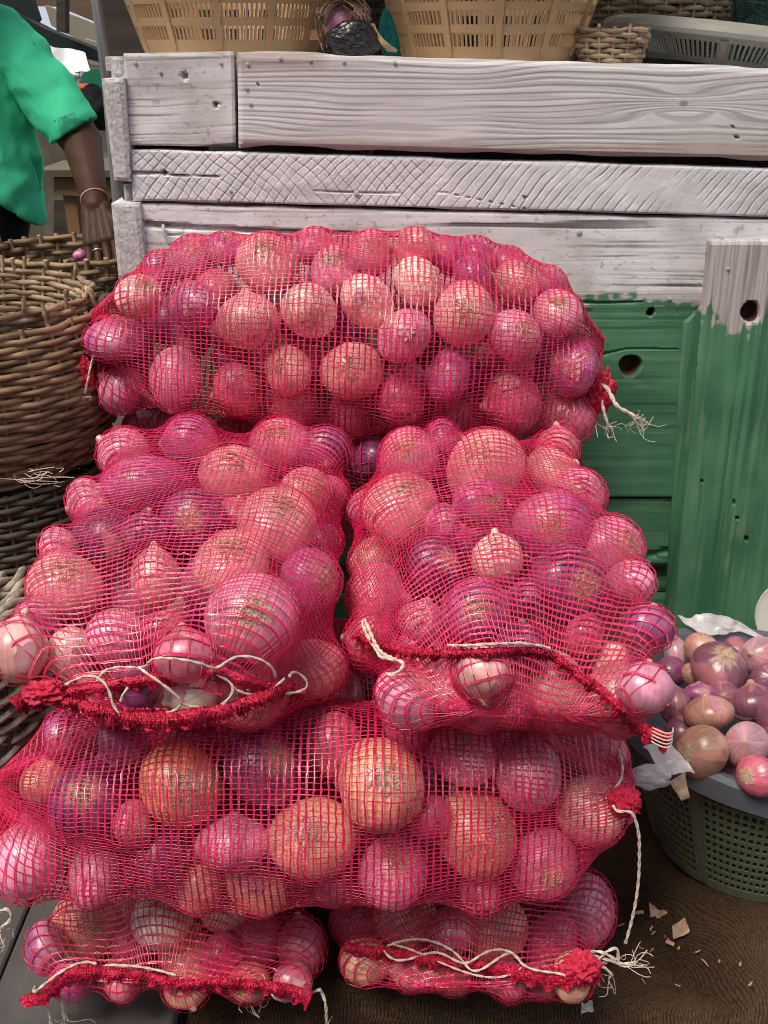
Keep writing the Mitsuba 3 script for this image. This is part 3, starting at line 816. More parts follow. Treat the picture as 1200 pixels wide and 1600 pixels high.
    if DEBUG:
        Q2 = (X - sack.C) @ sack.M.T
        print(name, 'far', [(i, pp[i].round(), Q[i].round(3)) for i in range(nfront) if np.linalg.norm(X - C[i], axis=-1).min() > W[i] + .012 and sack.f(C[i], 0) > .7])
    keep = np.ones((nu, nv), bool)
    if cut is not None:
        keep = ~cut(X, N)
    net = cat([ribbons(X, N, keep, 0, 0.00122, 0.0008, 0.0, r0), ribbons(X, N, keep, 1, 0.0024, 0.00035, 0.0004, r0)])
    root = thing(name, label, 'sack', 'red mesh sacks of onions stacked against the stall')
    obj('net', net, 'net_red', root, smooth=True)
    sack.X, sack.N, sack.key = X, N, root
    sack.pp = pix(X.reshape(-1, 3))
    facing = ((X - EYE).reshape(-1, 3) * N.reshape(-1, 3)).sum(1) < 0
    sack.ok = facing
    return sack


def on(sack, px, py, off=0.003, rad=16):
    "the point of the sack's net that shows at the pixel, lifted by off"
    d = np.hypot(sack.pp[:, 0] - px, sack.pp[:, 1] - py)
    ids = np.nonzero((d < rad) & sack.ok)[0]
    if len(ids) == 0:
        ids = np.array([np.argmin(d)])
    i = ids[np.argmin(sack.pp[ids, 2] + d[ids] * 0.0006)]
    dep = sack.pp[i, 2]
    P = EYE + (FWD + (px - 600) / F * np.array([1, 0, 0]) - (py - 800) / F * UP) * dep
    return P + (EYE - P) / np.linalg.norm(EYE - P) * off


def twine(sack, pts, r=0.0013, name='twine', n=None, label=None, fray=0, off=0.004, parent=None, free=False):
    P = [p if len(np.shape(p)) == 1 and len(p) == 3 else on(sack, p[0], p[1], off) for p in pts]
    n = n or 10 * len(P)
    c = spline(P, n)
    s = np.linspace(0, 1, n)
    prt = []
    tt = np.gradient(c, axis=0); tt /= np.linalg.norm(tt, axis=1, keepdims=True) + 1e-9
    a = np.cross(tt, [0.3, 0.9, 0.2]); a /= np.linalg.norm(a, axis=1, keepdims=True) + 1e-9
    b = np.cross(tt, a)
    L = np.r_[0, np.cumsum(np.linalg.norm(np.diff(c, axis=0), axis=1))]
    for k in range(2):   # two twisted plies
        ph = L / 0.0045 + k * np.pi
        prt.append(tube(c + (a * np.cos(ph)[:, None] + b * np.sin(ph)[:, None]) * r * 0.45, r * 0.75, 5))
    r0 = np.random.default_rng(int(abs(c[0, 0]) * 1e6) % 99991)
    for k in range(fray):
        e = c[-1] if k % 3 else c[-2]
        dirn = tt[-1] + r0.normal(size=3) * 0.55
        q = [e, e + dirn * 0.008, e + dirn * 0.014 + r0.normal(size=3) * 0.004, e + dirn * 0.02 + r0.normal(size=3) * 0.007]
        prt.append(tube(spline(q, 7), 0.0005, 3))
    return obj(name, cat(prt), 'twine', parent or sack.key, smooth=True, label=label)


def hem(sack, pts, width, name='hem', off=0.005, label=None, thick=0.004, roll=0.0):
    "a gathered band of doubled net along the mouth: a thick ruffled strip that hangs from the line"
    P = np.array([on(sack, px, py, off) for px, py in pts])
    n = 34 * len(P)
    c = spline(P, n)
    rj = np.random.default_rng(len(P) * 7 + int(pts[0][0]))
    L = np.r_[0, np.cumsum(np.linalg.norm(np.diff(c, axis=0), axis=1))]
    w = np.interp(np.linspace(0, 1, n), np.linspace(0, 1, len(width)), width) if np.ndim(width) else np.full(n, width)
    tn = np.gradient(c, axis=0); tn /= np.linalg.norm(tn, axis=1, keepdims=True)
    out = EYE - c; out /= np.linalg.norm(out, axis=1, keepdims=True)
    dn = np.cross(tn, out); dn /= np.linalg.norm(dn, axis=1, keepdims=True)
    dn = np.where((dn[:, 2:] > 0), -dn, dn)
    m = 9
    V = []
    for k in range(m):
        f = k / (m - 1)
        ruff = 0.0035 * np.sin(L * 150 + 2 * np.sin(L * 40)) * (0.4 + f) + 0.003 * np.sin(L * 61 + 1) * f
        V.append(c + dn * (w * f)[:, None] + out * (0.006 * math.sin(f * math.pi) - 0.005 * f + ruff[:, None] + roll * f * f) + dn * (0.003 * np.sin(L * 330 + k))[:, None] * (f > 0.9) + out * rj.normal(size=(n, 1)) * 0.0011 + dn * rj.normal(size=(n, 1)) * 0.0006)
    V = np.array(V).transpose(1, 0, 2)
    back = V - out[:, None] * thick
    A = np.vstack([V.reshape(-1, 3), back.reshape(-1, 3)])
    i, j = np.meshgrid(np.arange(n - 1), np.arange(m - 1), indexing='ij')
    q = np.stack([i * m + j, i * m + j + 1, (i + 1) * m + j + 1, (i + 1) * m + j], -1).reshape(-1, 4)
    f = np.vstack([q[:, [0, 1, 2]], q[:, [0, 2, 3]]])
    o = n * m
    ring = np.r_[np.arange(m), np.arange(1, n) * m + m - 1, (n - 1) * m + np.arange(m - 2, -1, -1), np.arange(n - 2, 0, -1) * m]
    r2 = np.roll(ring, -1)
    f = np.vstack([f, f[:, ::-1] + o, np.stack([ring, r2, ring + o], 1), np.stack([r2, r2 + o, ring + o], 1)])
    uvv = np.stack([np.repeat(L[:, None], m, 1), np.repeat((np.arange(m) / (m - 1))[None] * np.mean(w), n, 0)], -1).reshape(-1, 2)
    return obj(name, (A, f), 'hem_red', sack.key, smooth=True, uv=np.vstack([uvv, uvv]), label=label)


def knot(sack, px, py, r, name='knot', off=0.0, scale=(1, 1, 1), seed=0, label=None, P=None):
    c = on(sack, px, py, off, 30) if P is None else P
    v, f = blob(c, r, 0.55, 15, 4, seed, scale)
    return obj(name, (v, f), 'hem_red', sack.key, smooth=True, label=label)


# sack 1: across the top
B1 = Sack((-0.050, 1.615, H - 0.392), (1, 0.0, -0.045), (0, 0, 1), 0.385, 0.148, 0.140)
D1 = [(190, 607, 38, 'k'), (183, 530, (48, 33), 'p'), (217, 465, 35, 't', 'u'), (275, 590, (36, 50), 'k'), (304, 478, 38, 'p'), (388, 503, 44, 't'), (483, 486, 41, 'c', 'd'), (417, 411, 46, 't', 'u'), (308, 405, 36, 'p', 'u'),
      (521, 422, 35, 'k', 'u'), (371, 607, 38, 'r'), (450, 580, 36, 't', 'l'), (550, 580, 44, 't', 'f'), (462, 632, 38, 'r'), (575, 473, 41, 'c'), (629, 523, 40, 'k'), (652, 440, 37, 'c'), (725, 490, 46, 't', 'f'),
      (700, 588, 40, 'p'), (800, 627, 46, 'r'), (625, 625, 40, 'r'), (804, 525, 40, 'k', 'r'), (808, 442, 36, 't'), (737, 432, 32, 'p'), (871, 490, 38, 'k', 'u'), (896, 575, 42, 'p'), (885, 652, 45, 'r'),
      (579, 397, 34, 'k', 'u'), (650, 392, 32, 't'), (745, 400, 30, 'p'), (856, 448, 30, 'p'), (250, 425, 30, 'p'), (350, 392, 30, 'p'), (492, 387, 30, 'k'), (697, 400, 30, 'p'), (795, 415, 28, 'p'), (545, 650, 34, 'r'), (715, 655, 36, 'r')]
build_sack('onion_sack', 'topmost sack', B1, D1, [415, 450, 540, 600], 92, 136, 'red mesh sack of onions lying across the top of the pile', seam_b=0.22, fill=40, seed=3)
B2 = Sack((-0.205, 1.250, H - 0.590), (0.03, 1, 0.10), (1, 0, 0.02), 0.290, 0.160, 0.118)
D2 = [(100, 915, 53, 't', 'u'), (30, 1015, (42, 52), 't'), (110, 1020, (34, 42), 'c'), (182, 995, (43, 46), 'k'), (243, 905, (38, 50), 't'), (228, 760, (66, 50), 'p'), (165, 842, 50, 'd'), (300, 812, 46, 'd', 'f'), (364, 742, 47, 't', 'u'),
      (443, 698, 45, 'k', 'u'), (298, 695, 45, 'p'), (195, 712, 40, 'k'), (138, 785, 36, 'k'), (430, 820, (60, 48), 't', 'u'), (362, 884, (58, 42), 't', 'u'), (395, 965, 66, 'k', 'f'), (476, 772, 40, 't', 'r'), (512, 775, 33, 'k'), (482, 905, 46, 'p', 'r'),
      (290, 1030, 42, 'r'), (488, 1045, 50, 't'), (385, 1092, 44, 't'), (300, 1072, 46, 'c'), (95, 860, 35, 'k'), (503, 705, 38, 'd'), (503, 850, 33, 'p'), (60, 965, 34, 'p'), (255, 985, 34, 'r'), (215, 1075, 36, 'd'), (150, 1085, 34, 'r'), (440, 1010, 34, 'r'), (230, 835, 36, 'd'), (370, 805, 30, 'r')]
HOLE2 = np.array([(148, 1072), (190, 1066), (250, 1068), (262, 1085), (330, 1092), (372, 1078), (360, 1106), (290, 1108), (200, 1106)])


def cut2(X, N):
    from shapely import Polygon, contains_xy
    q = pix(X)
    inside = contains_xy(Polygon(HOLE2), q[..., 0], q[..., 1])
    return inside & (((X - EYE) * N).sum(-1) < 0)


build_sack('onion_sack', 'middle left sack', B2, D2, [740, 800, 865, 950, 1030], 88, 142, 'red mesh sack of onions with a laced open mouth, middle left of the pile', fill=15, seed=5, extra=[(-0.19, x, 0.055, 0.036) for x in (-0.09, -0.01, 0.07)],  cut=cut2, seam_b=0.85)
B3 = Sack((0.118, 1.250, H - 0.590), (-0.06, 1, 0.10), (1, 0, -0.13), 0.290, 0.152, 0.122)
D3 = [(641, 716, 45, 'k', 'u'), (758, 730, 58, 't', 'u'), (865, 743, 45, 't'), (627, 795, 57, 't', 'u'), (749, 787, 40, 'p', 'r'), (865, 823, 54, 'p', 'f'), (954, 855, 48, 'k', 'r'), (584, 874, 40, 'c'), (679, 881, 42, 'd', 'r'), (777, 874, 40, 'c'),
      (889, 916, 60, 'd', 'r'), (590, 935, 50, 'k'), (744, 953, 48, 'p', 'f'), (954, 1037, 34, 'c'), (1013, 980, 40, 'p'), (1003, 1079, 40, 'k'), (860, 1070, 50, 't'), (758, 1051, 42, 't'), (660, 1042, 38, 'r'), (660, 972, 35, 'k'), (580, 797, 34, 'p'),
      (968, 1112, 35, 'r', 'f'), (580, 1000, 44, 'r'), (905, 772, 38, 'k'), (870, 702, 33, 'r'), (985, 910, 36, 'k'), (812, 1012, 38, 'd'), (912, 990, 34, 'r'), (690, 820, 32, 'p'), (690, 690, 34, 'p'), (820, 940, 32, 'd'), (800, 1092, 40, 'r'), (705, 1072, 38, 'k'), (910, 1108, 38, 't')]
build_sack('onion_sack', 'middle right sack', B3, D3, [760, 830, 905, 1000], 88, 140, 'red mesh sack of onions with a folded red hem, middle right of the pile', fill=15, seed=8, extra=[(-0.245, x, 0.012 - 0.1 * x, 0.036) for x in (-0.105, -0.03, 0.045, 0.115)] + [(-0.19, x, 0.055, 0.036) for x in (-0.07, 0.01, 0.08)],  seam_b=0.85)
B4 = Sack((-0.083, 1.085, H - 0.812), (1, 0.0, -0.01), (0, 0.35, 1), 0.352, 0.128, 0.125)
D4 = [(100, 1150, 38, 'p'), (68, 1225, 36, 'g'), (140, 1250, 58, 'd', 'f'), (42, 1345, (52, 60), 'k'), (150, 1365, 48, 'k'), (280, 1228, 60, 'o', 'f'), (250, 1330, 46, 'd'), (365, 1318, (52, 42), 'k'), (412, 1200, 56, 'd', 'r'), (489, 1310, 62, 'g', 'f'),
      (400, 1385, 46, 'g'), (308, 1385, 40, 'g'), (601, 1230, 64, 'g', 'f'), (525, 1165, (40, 54), 'r'), (725, 1178, 50, 'k', 'u'), (737, 1300, 64, 'g', 'r'), (826, 1210, (49, 60), 'k'), (615, 1362, 52, 'k', 'f'), (921, 1265, 54, 'c'), (849, 1350, 50, 'k', 'd'),
      (935, 1178, 42, 'r'), (750, 1395, 34, 'r'), (640, 1135, 40, 'r'), (840, 1125, 40, 'r'), (290, 1140, 44, 'r'), (195, 1165, 38, 'p'), (670, 1275, 34, 'r'), (215, 1290, 34, 'r'), (530, 1385, 34, 'r'), (400, 1130, 38, 'p')]
build_sack('onion_sack', 'long lower sack', B4, D4, [1190, 1270, 1340], 94, 128, 'long red mesh sack of large onions lying across the pile below the two middle sacks', seam_b=0.25, fill=14, seed=11)
B5 = Sack((-0.245, 1.345, H - 1.018), (0.02, 1, 0.0), (1, 0, 0.0), 0.305, 0.168, 0.088)
D5 = [(137, 1445, 50, 'g', 'f'), (254, 1438, 46, 'c', 'u'), (350, 1415, 38, 'c'), (400, 1467, (40, 46), 'r'), (471, 1480, (36, 46), 'r'), (292, 1490, 42, 'g'), (72, 1480, 36, 'p'), (292, 1540, 36, 'g'), (190, 1530, 34, 'r'), (390, 1535, 32, 'g'), (458, 1532, 30, 'r'), (110, 1530, 32, 'p'), (205, 1480, 34, 'r'), (345, 1490, 30, 'r')]
build_sack('onion_sack', 'bottom left sack', B5, D5, [1462, 1510], 76, 118, 'red mesh sack of onions at the bottom left, resting on the grey bench', fill=11, seed=13,  seam_b=0.9)
B6 = Sack((0.096, 1.345, H - 1.018), (0.0, 1, 0.0), (1, 0, 0.0), 0.305, 0.160, 0.088)
D6 = [(561, 1445, 40, 'r'), (633, 1440, 48, 'g'), (772, 1453, 48, 'g'), (862, 1471, 42, 'r'), (915, 1422, (42, 56), 'k'), (570, 1500, 36, 'g', 'f'), (646, 1512, 31, 'c'), (700, 1521, 31, 'g'), (795, 1530, 33, 'r'), (888, 1526, 34, 'g'), (705, 1460, 36, 'r'), (850, 1528, 28, 'r')]
build_sack('onion_sack', 'bottom right sack', B6, D6, [1485], 76, 116, 'red mesh sack of onions at the bottom right, its twine laced mouth above the burlap', fill=11, seed=17,  seam_b=0.9)

B7 = Sack((-0.035, 1.635, H - 0.625), (1, 0.0, 0.0), (0, 0, 1), 0.350, 0.110, 0.105)
D7 = [(540, 695, 38, 'r'), (575, 715, 36, 'd'), (228, 672, 34, 'k'), (868, 704, 34, 'r'), (505, 690, 34, 'p'), (640, 690, 34, 'r'), (300, 680, 34, 'p'), (780, 690, 36, 'r'), (360, 672, 34, 'r'), (430, 676, 34, 'r'), (700, 684, 34, 'd'), (270, 664, 30, 'r')]
build_sack('onion_sack', 'hidden back sack', B7, D7, [687], 76, 104, 'shaded red mesh sack lying behind the two middle sacks under the topmost one', fill=12, seed=19)
B8 = Sack((-0.04, 1.36, H - 0.815), (1, 0.0, 0.0), (0, 0, 1), 0.350, 0.095, 0.120)
D8 = [(545, 1050, 44, 'd'), (540, 1085, 40, 'r'), (580, 1080, 40, 'd')]
build_sack('onion_sack', 'inner sack', B8, D8, [1060], 72, 96, 'dark red mesh sack deep in the pile below the two middle sacks', fill=9, seed=23)
for b_ in (B7, B8):
    pass

# sack details: hems, lacing, knots, twine ends
# -- top sack
knot(B1, 940, 610, 0.020, 'tied_corner', scale=(1.0, 0.7, 1.5), seed=2, P=at(938, 610, 1.56))
knot(B1, 128, 580, 0.017, 'tied_corner', scale=(0.8, 0.7, 1.5), seed=4, P=at(130, 585, 1.56))
twine(B1, [at(938, 600, 1.55), at(955, 618, 1.54), at(966, 636, 1.53), at(978, 643, 1.53), at(991, 652, 1.53)], 0.0030, 'twine_end', fray=18)
twine(B1, [at(940, 625, 1.55), at(945, 648, 1.54), at(950, 664, 1.54)], 0.0022, 'twine_end', fray=10)
twine(B1, [at(148, 545, 1.545), at(141, 575, 1.53), at(133, 615, 1.53)], 0.0014)
v = sheet(lambda u, v: np.stack([at(117, 633, 1.55)[0] + 0.024 * u, 1.55 + 0.006 * np.sin(6 * u + 4 * v), at(117, 633, 1.55)[2] + 0.003 + 0.008 * (1 - v) + 0.007 * u - 0.006 * np.abs(u - .5)], -1), 9, 6)
obj('torn_film', v, 'white_film', B1.key, smooth=True)
# -- middle left sack: two lips laced with twine
hem(B2, [(100, 1070), (135, 1068), (180, 1060), (230, 1052), (290, 1040), (350, 1042), (400, 1060), (445, 1066), (480, 1075)], [0.012, 0.016, 0.020, 0.020, 0.019, 0.014, 0.012], 'upper_hem', off=0.006)
hem(B2, [(95, 1088), (140, 1096), (185, 1108), (240, 1112), (300, 1106), (350, 1098), (400, 1082), (450, 1078)], [0.012, 0.016, 0.018, 0.016, 0.012], 'lower_hem', off=0.012)
knot(B2, 70, 1083, 0.016, 'tied_corner', 0.012, (1.3, 0.8, 0.8), 5)
hem(B2, [(12, 1092), (40, 1080), (75, 1076), (98, 1066)], [0.022, 0.020, 0.010], 'hem_tail', off=0.018)
twine(B2, [(92, 1076), (115, 1063), (150, 1058), (168, 1075), (182, 1110), (205, 1124), (245, 1118), (283, 1100), (265, 1078), (238, 1058), (218, 1042)], 0.0013, 'lacing', off=0.014)
twine(B2, [(152, 1064), (175, 1044), (220, 1043), (240, 1030), (280, 1030), (322, 1040), (335, 1044), (365, 1028), (390, 1026), (415, 1035), (430, 1058)], 0.0013, 'lacing', off=0.014)
twine(B2, [(333, 1044), (350, 1060), (363, 1072), (348, 1100), (310, 1106), (283, 1100)], 0.0013, 'lacing', off=0.014)
twine(B2, [(363, 1072), (385, 1084), (420, 1078), (445, 1060)], 0.0013, 'lacing', off=0.012)
twine(B2, [(452, 1058), (472, 1056), (480, 1070), (462, 1082), (440, 1080)], 0.0014, 'lacing', off=0.012)
twine(B2, [(200, 1074), (192, 1086), (188, 1096)], 0.0012, 'twine_end', off=0.012)
# frayed red threads below the mouth
prt = []
for _ in range(60):
    px = rng.uniform(95, 400); py = np.interp(px, [95, 180, 240, 300, 400], [1100, 1122, 1126, 1120, 1098])
    a = on(B2, px, py - 6, 0.012); e = a + np.array([rng.normal() * 0.004, -0.004, -rng.uniform(0.006, 0.02)])
    prt.append(tube(spline([a, (a + e) / 2 + rng.normal(size=3) * 0.002, e], 5), 0.0006, 3))
obj('frayed_threads', cat(prt), 'net_red', B2.key, kind='stuff')
# -- middle right sack: one long folded hem
hem(B3, [(556, 985), (590, 1000), (640, 1012), (700, 1015), (760, 1012), (820, 1010), (870, 1020), (905, 1045), (940, 1070), (975, 1100), (1010, 1130), (1050, 1146)], [0.010, 0.010, 0.010, 0.010, 0.010, 0.011, 0.012, 0.014, 0.019], off=0.008, roll=0.0)
twine(B3, [(700, 1008), (760, 1007), (820, 1006), (860, 1013)], 0.0015, 'seam_thread', off=0.014)
twine(B3, [(566, 970), (575, 995), (590, 1018), (612, 1030), (630, 1038), (622, 1050), (605, 1052)], 0.0018, 'twine_loop', off=0.016)
twine(B3, [(570, 968), (584, 1000), (600, 1022), (618, 1030)], 0.0018, 'twine_loop', off=0.018)
prt = []
c0 = on(B3, 1046, 1150, 0.012)
for k in range(5):
    prt.append(tube(spline([c0 + [-.018, 0, -.006 + k * .004], c0 + [0, -.005, -.009 + k * .004], c0 + [0.004, 0.004, -.005 + k * .003]], 10), 0.0008, 5))
obj('tied_end', cat(prt), 'twine', B3.key, smooth=True)
# -- long lower sack
knot(B4, 978, 1252, 0.0165, 'tied_corner', seed=7, P=at(976, 1252, 1.03))
knot(B4, 18, 1298, 0.022, 'tied_corner', scale=(1.2, .7, .9), seed=8, P=at(16, 1300, 1.07))
twine(B4, [at(958, 1258, 1.015), at(970, 1268, 1.01), at(982, 1268, 1.01), at(994, 1285, 1.01), at(999, 1330, 1.012), at(997, 1380, 1.012), at(990, 1425, 1.012), at(977, 1474, 1.012)], 0.0017, 'hanging_twine')
twine(B4, [(966, 1170), (972, 1195), (962, 1230)], 0.0016, 'twine', off=0.004)
twine(B4, [at(0, 1425, 1.03), at(12, 1422, 1.03), at(18, 1432, 1.03), at(10, 1443, 1.03), at(3, 1450, 1.03)], 0.0020, 'twine_end', fray=8)
# -- bottom left sack
hem(B5, [(52, 1543), (85, 1528), (120, 1508), (170, 1510), (230, 1518), (280, 1530), (330, 1528), (390, 1530), (440, 1535), (490, 1550)], [0.014, 0.018, 0.018, 0.012, 0.012, 0.012, 0.014, 0.02], off=0.008)
twine(B5, [(55, 1542), (85, 1526), (118, 1507), (150, 1506)], 0.0016, 'seam_thread', off=0.014)
twine(B5, [(165, 1508), (220, 1511), (275, 1524)], 0.0014, 'seam_thread', off=0.014)
for pts in ([at(60, 1552, 1.03), at(72, 1565, 1.02), at(77, 1582, 1.02), at(80, 1602, 1.02)], [at(85, 1550, 1.03), at(98, 1562, 1.02), at(99, 1580, 1.02), at(102, 1592, 1.02)], [at(370, 1548, 1.03), at(378, 1558, 1.025), at(386, 1565, 1.025)], [at(500, 1545, 1.03), at(507, 1562, 1.02), at(510, 1590, 1.02), at(512, 1605, 1.02)]):
    twine(B5, pts, 0.0018, 'twine_end', fray=7)
twine(B5, [(425, 1553), (450, 1563), (475, 1556), (500, 1548)], 0.0017, 'twine', off=0.014)
# -- bottom right sack
hem(B6, [(540, 1470), (580, 1478), (620, 1482), (680, 1492), (740, 1500), (800, 1506), (860, 1512), (910, 1505), (935, 1500)], [0.012, 0.014, 0.014, 0.014, 0.018, 0.024, 0.024], off=0.008)
twine(B6, [(605, 1478), (640, 1468), (690, 1476), (720, 1498), (735, 1515), (775, 1500), (800, 1490), (815, 1505), (850, 1518), (885, 1525)], 0.0014, 'lacing', off=0.016)
twine(B6, [(600, 1485), (620, 1500), (660, 1492), (690, 1490), (725, 1505), (755, 1490), (785, 1484), (812, 1500)], 0.0014, 'lacing', off=0.017)
twine(B6, [(615, 1476), (680, 1500), (730, 1520), (790, 1525), (815, 1512)], 0.0012, 'lacing', off=0.015)
knot(B6, 908, 1512, 0.022, 'tied_corner', 0.008, (1, .7, .9), 9)
for pts in ([at(900, 1495, 1.04), at(925, 1492, 1.02), at(950, 1500, 1.01), at(975, 1506, 1.01), at(990, 1504, 1.01)], [at(905, 1498, 1.04), at(932, 1505, 1.02), at(948, 1515, 1.01), at(956, 1524, 1.01)], [at(900, 1498, 1.04), at(905, 1515, 1.02), at(898, 1532, 1.02)], [at(948, 1505, 1.015), at(952, 1485, 1.01), at(962, 1482, 1.01), at(966, 1500, 1.01), at(985, 1508, 1.01)], [at(915, 1494, 1.03), at(940, 1488, 1.01), at(962, 1500, 1.01)]):
    twine(B6, pts, 0.0018, 'twine_end', fray=4)


# ------------------------------------------------------------------ baskets
def slotted(parent, cen, R0, R1, z0, z1, rows, nslot, per, base_h, top_h, band, bar, mname, th=0.004, cut=(0, 1), tilt=None):
    "wall of a moulded basket with rows of upright slots: bands, bars between the slots, wider ribs"
    Rz = lambda z: R0 + (R1 - R0) * (z - z0) / (z1 - z0)
    parts = []
    zs = np.linspace(z0 + base_h, z1 - top_h, rows + 1)
    def ring(za, zb, o=0.0):
        return revolve([(Rz(za) + o, za), (Rz(zb) + o, zb), (Rz(zb) - th, zb), (Rz(za) - th, za), (Rz(za) + o, za)], 96)
    parts.append(ring(z0, z0 + base_h - band / 2)); parts.append(ring(z1 - top_h + band / 2, z1))
    for z in zs:
        parts.append(ring(z - band / 2, z + band / 2))
    for k in range(nslot):
        a = 2 * np.pi * k / nslot
        rib = k % per == 0
        w = bar * (3.2 if rib else 1.0)
        er, et = np.array([math.cos(a), math.sin(a), 0]), np.array([-math.sin(a), math.cos(a), 0])
        o = 0.003 if rib else -0.0007
        za, zb = z0 + base_h * (0.6 if rib else 1) , z1 - top_h
        pts = []
        for z in (za, zb):
            for s in (-1, 1):
                for rr in (Rz(z) + o, Rz(z) - th * 0.8):
                    pts.append(er * rr + et * s * w / 2 * (Rz(z) / R1) + [0, 0, z])
        pts = np.array(pts)
        f = np.array([[0, 2, 6], [0, 6, 4], [1, 5, 7], [1, 7, 3], [0, 4, 5], [0, 5, 1], [2, 3, 7], [2, 7, 6]])
        parts.append((pts, f))
    parts.append(revolve([(0.0001, z0), (R0, z0), (R0, z0 + 0.004), (0.0001, z0 + 0.004)], 96))
    v, f = cat(parts)
    if tilt is not None:
        v = v @ tilt.T
    return obj('body', (v + cen, f), mname, parent)


for i, (px, lab) in enumerate(((362, 'tan plastic basket with slotted sides on the stall shelf, left one'), (765, 'tan plastic basket with slotted sides on the stall shelf, right one'))):
    b = thing('plastic_basket', lab, 'basket', 'tan slotted baskets on the stall')
    c = at(px, 74, 2.0); c[2] = H - 0.010 - 0.0235 * (c[0] + 0.42)
    slotted(b, c, 0.138, 0.238, 0, 0.29, 8, 132, 11, 0.020, 0.02, 0.012, 0.0042, 'tan_plastic')
    obj('rim', (lambda m: (m[0] + c, m[1]))(revolve([(0.236, 0.285), (0.252, 0.288), (0.255, 0.298), (0.240, 0.302), (0.234, 0.295), (0.236, 0.285)], 72)), 'tan_plastic', b, smooth=True)

# green basket with the grey basin set in it
gc = np.array([0.545, 1.345, 0.0])
gb = thing('plastic_basket', 'olive green perforated plastic basket standing on the burlap', 'basket')
slotted(gb, np.array([gc[0], gc[1], BZ + 0.036]), 0.142, 0.208, 0, 0.203, 12, 120, 15, 0.014, 0.01, 0.0062, 0.0048, 'green_plastic')
tl = trimesh.transformations.rotation_matrix(math.radians(4.5), [0.25, 1, 0])[:3, :3]
basin = thing('basin', 'grey plastic basin full of loose onions, set into the green basket', 'basin')
RZ = H - 0.853
v, f = revolve([(0.0001, -0.16), (0.13, -0.16), (0.196, -0.008), (0.204, 0.004), (0.216, 0.007), (0.224, 0.002), (0.225, -0.026), (0.220, -0.028), (0.219, -0.006), (0.205, -0.010), (0.138, -0.168), (0.0001, -0.168)], 120)
obj('bowl', (v @ tl.T + [gc[0], gc[1], RZ], f), 'grey_plastic', basin, smooth=35)

OB = [(1124, 1045, (46, 40), 'v', 'u'), (1107, 1115, (38, 30), 'b'), (1096, 1175, 43, 'b', 'l'), (1166, 1164, 36, 'm'), (1178, 1100, (42, 33), 'v'), (1093, 1085, (26, 19), 'p'), (1055, 1103, (26, 34), 'v'), (1048, 1050, 27, 'd'), (1096, 1014, 27, 'b'), (1057, 1022, (20, 29), 'm'),
      (1187, 1025, 31, 'm'), (1196, 1060, 24, 'v'), (1182, 1212, (34, 27), 'r', 'l'), (1084, 1055, 20, 'b', 'f'), (1215, 1125, 34, 'v'), (1235, 1180, 36, 'm'), (1240, 1060, 34, 'b'), (1270, 1110, 36, 'v'), (1300, 1050, 34, 'm'), (1310, 1130, 36, 'b'), (1280, 1190, 36, 'b'), (1340, 1090, 34, 'v'), (1330, 1170, 34, 'm'),
      (1065, 1150, 30, 'v'), (1130, 1090, 26, 'v'), (1140, 1195, 28, 'v'), (1150, 1020, 26, 'v'), (1150, 1075, 24, 'd')]
pos = []
for n_, d in enumerate(OB):
    px, py, r, tone = d[:4]
    rx, ry = r if isinstance(r, tuple) else (r, r)
    dome = 0.030 - 0.35 * ((px - 1200) / 1750 * 1.5) ** 2
    if n_ >= 23: dome -= 0.045
    rd = ray(px, py)
    zz = RZ + dome - 0.012 * (n_ in (7, 9, 13, 5))
    P = EYE + rd * ((zz - H) / rd[2])
    dep = (P - EYE) @ FWD
    ax = rng.normal(size=3); flag = d[4] if len(d) > 4 else ''
    toc = (EYE - P) / np.linalg.norm(EYE - P); upv = np.cross([1.0, 0, 0], -toc)
    if flag:
        lean = {'f': (0, 0.1), 'u': (0.4, 0.8), 'l': (-1.2, 0.0)}[flag]
        ax = -(toc + np.array([1.0, 0, 0]) * lean[0] + upv * lean[1])
    elif rx > ry:
        ax = upv + rng.normal(size=3) * 0.1
    elif ry > rx:
        ax = upv + rng.normal(size=3) * 0.1
    pos.append([P, rx * dep / F, ry * dep / F, ax, tone, bool(flag), px, py])
C = np.array([p[0] for p in pos]); Wb = np.array([max(p[1], p[2]) for p in pos])
for _ in range(40):
    for i in range(len(C)):
        for j in range(i + 1, len(C)):
            dv = C[j] - C[i]; L = np.linalg.norm(dv)
            ov = (Wb[i] + Wb[j]) * 0.9 - L
            if ov > 0:
                di, dj = ray(*pos[i][6:8]), ray(*pos[j][6:8])
                s = 1 if C[i][1] > C[j][1] else -1
                C[i] += s * di * ov * 0.2; C[j] -= s * dj * ov * 0.2
order = sorted(range(len(OB)), key=lambda i: (OB[i][1] // 55, OB[i][0]))
rowcount = {}
for i in order:
    p = pos[i]
    r_ = OB[i][1] // 55 - 18
    rowcount[r_] = rowcount.get(r_, 0) + 1
    inn = OB[i][0] < 1200 and i < 23
    lb = f"{TONE_WORDS[p[4]]} onion{' with roots' if p[5] else ''} loose in grey basin, {ORD[min(13, rowcount[r_] - 1)]} from left in the {['farthest', 'second', 'third', 'fourth', 'nearest', 'nearest'][max(0, min(5, r_))]} row" if inn else f'{TONE_WORDS[p[4]]} loose onion {"under the heap" if i >= 23 else "past the picture edge"} in grey basin, {ORD[min(13, rowcount[r_] - 1)]} of row {ORD[max(0, min(9, r_))]}'
    add_onion(C[i], p[1], p[2], p[3], p[4], lb, 'loose onions in the grey basin', roots=p[5])

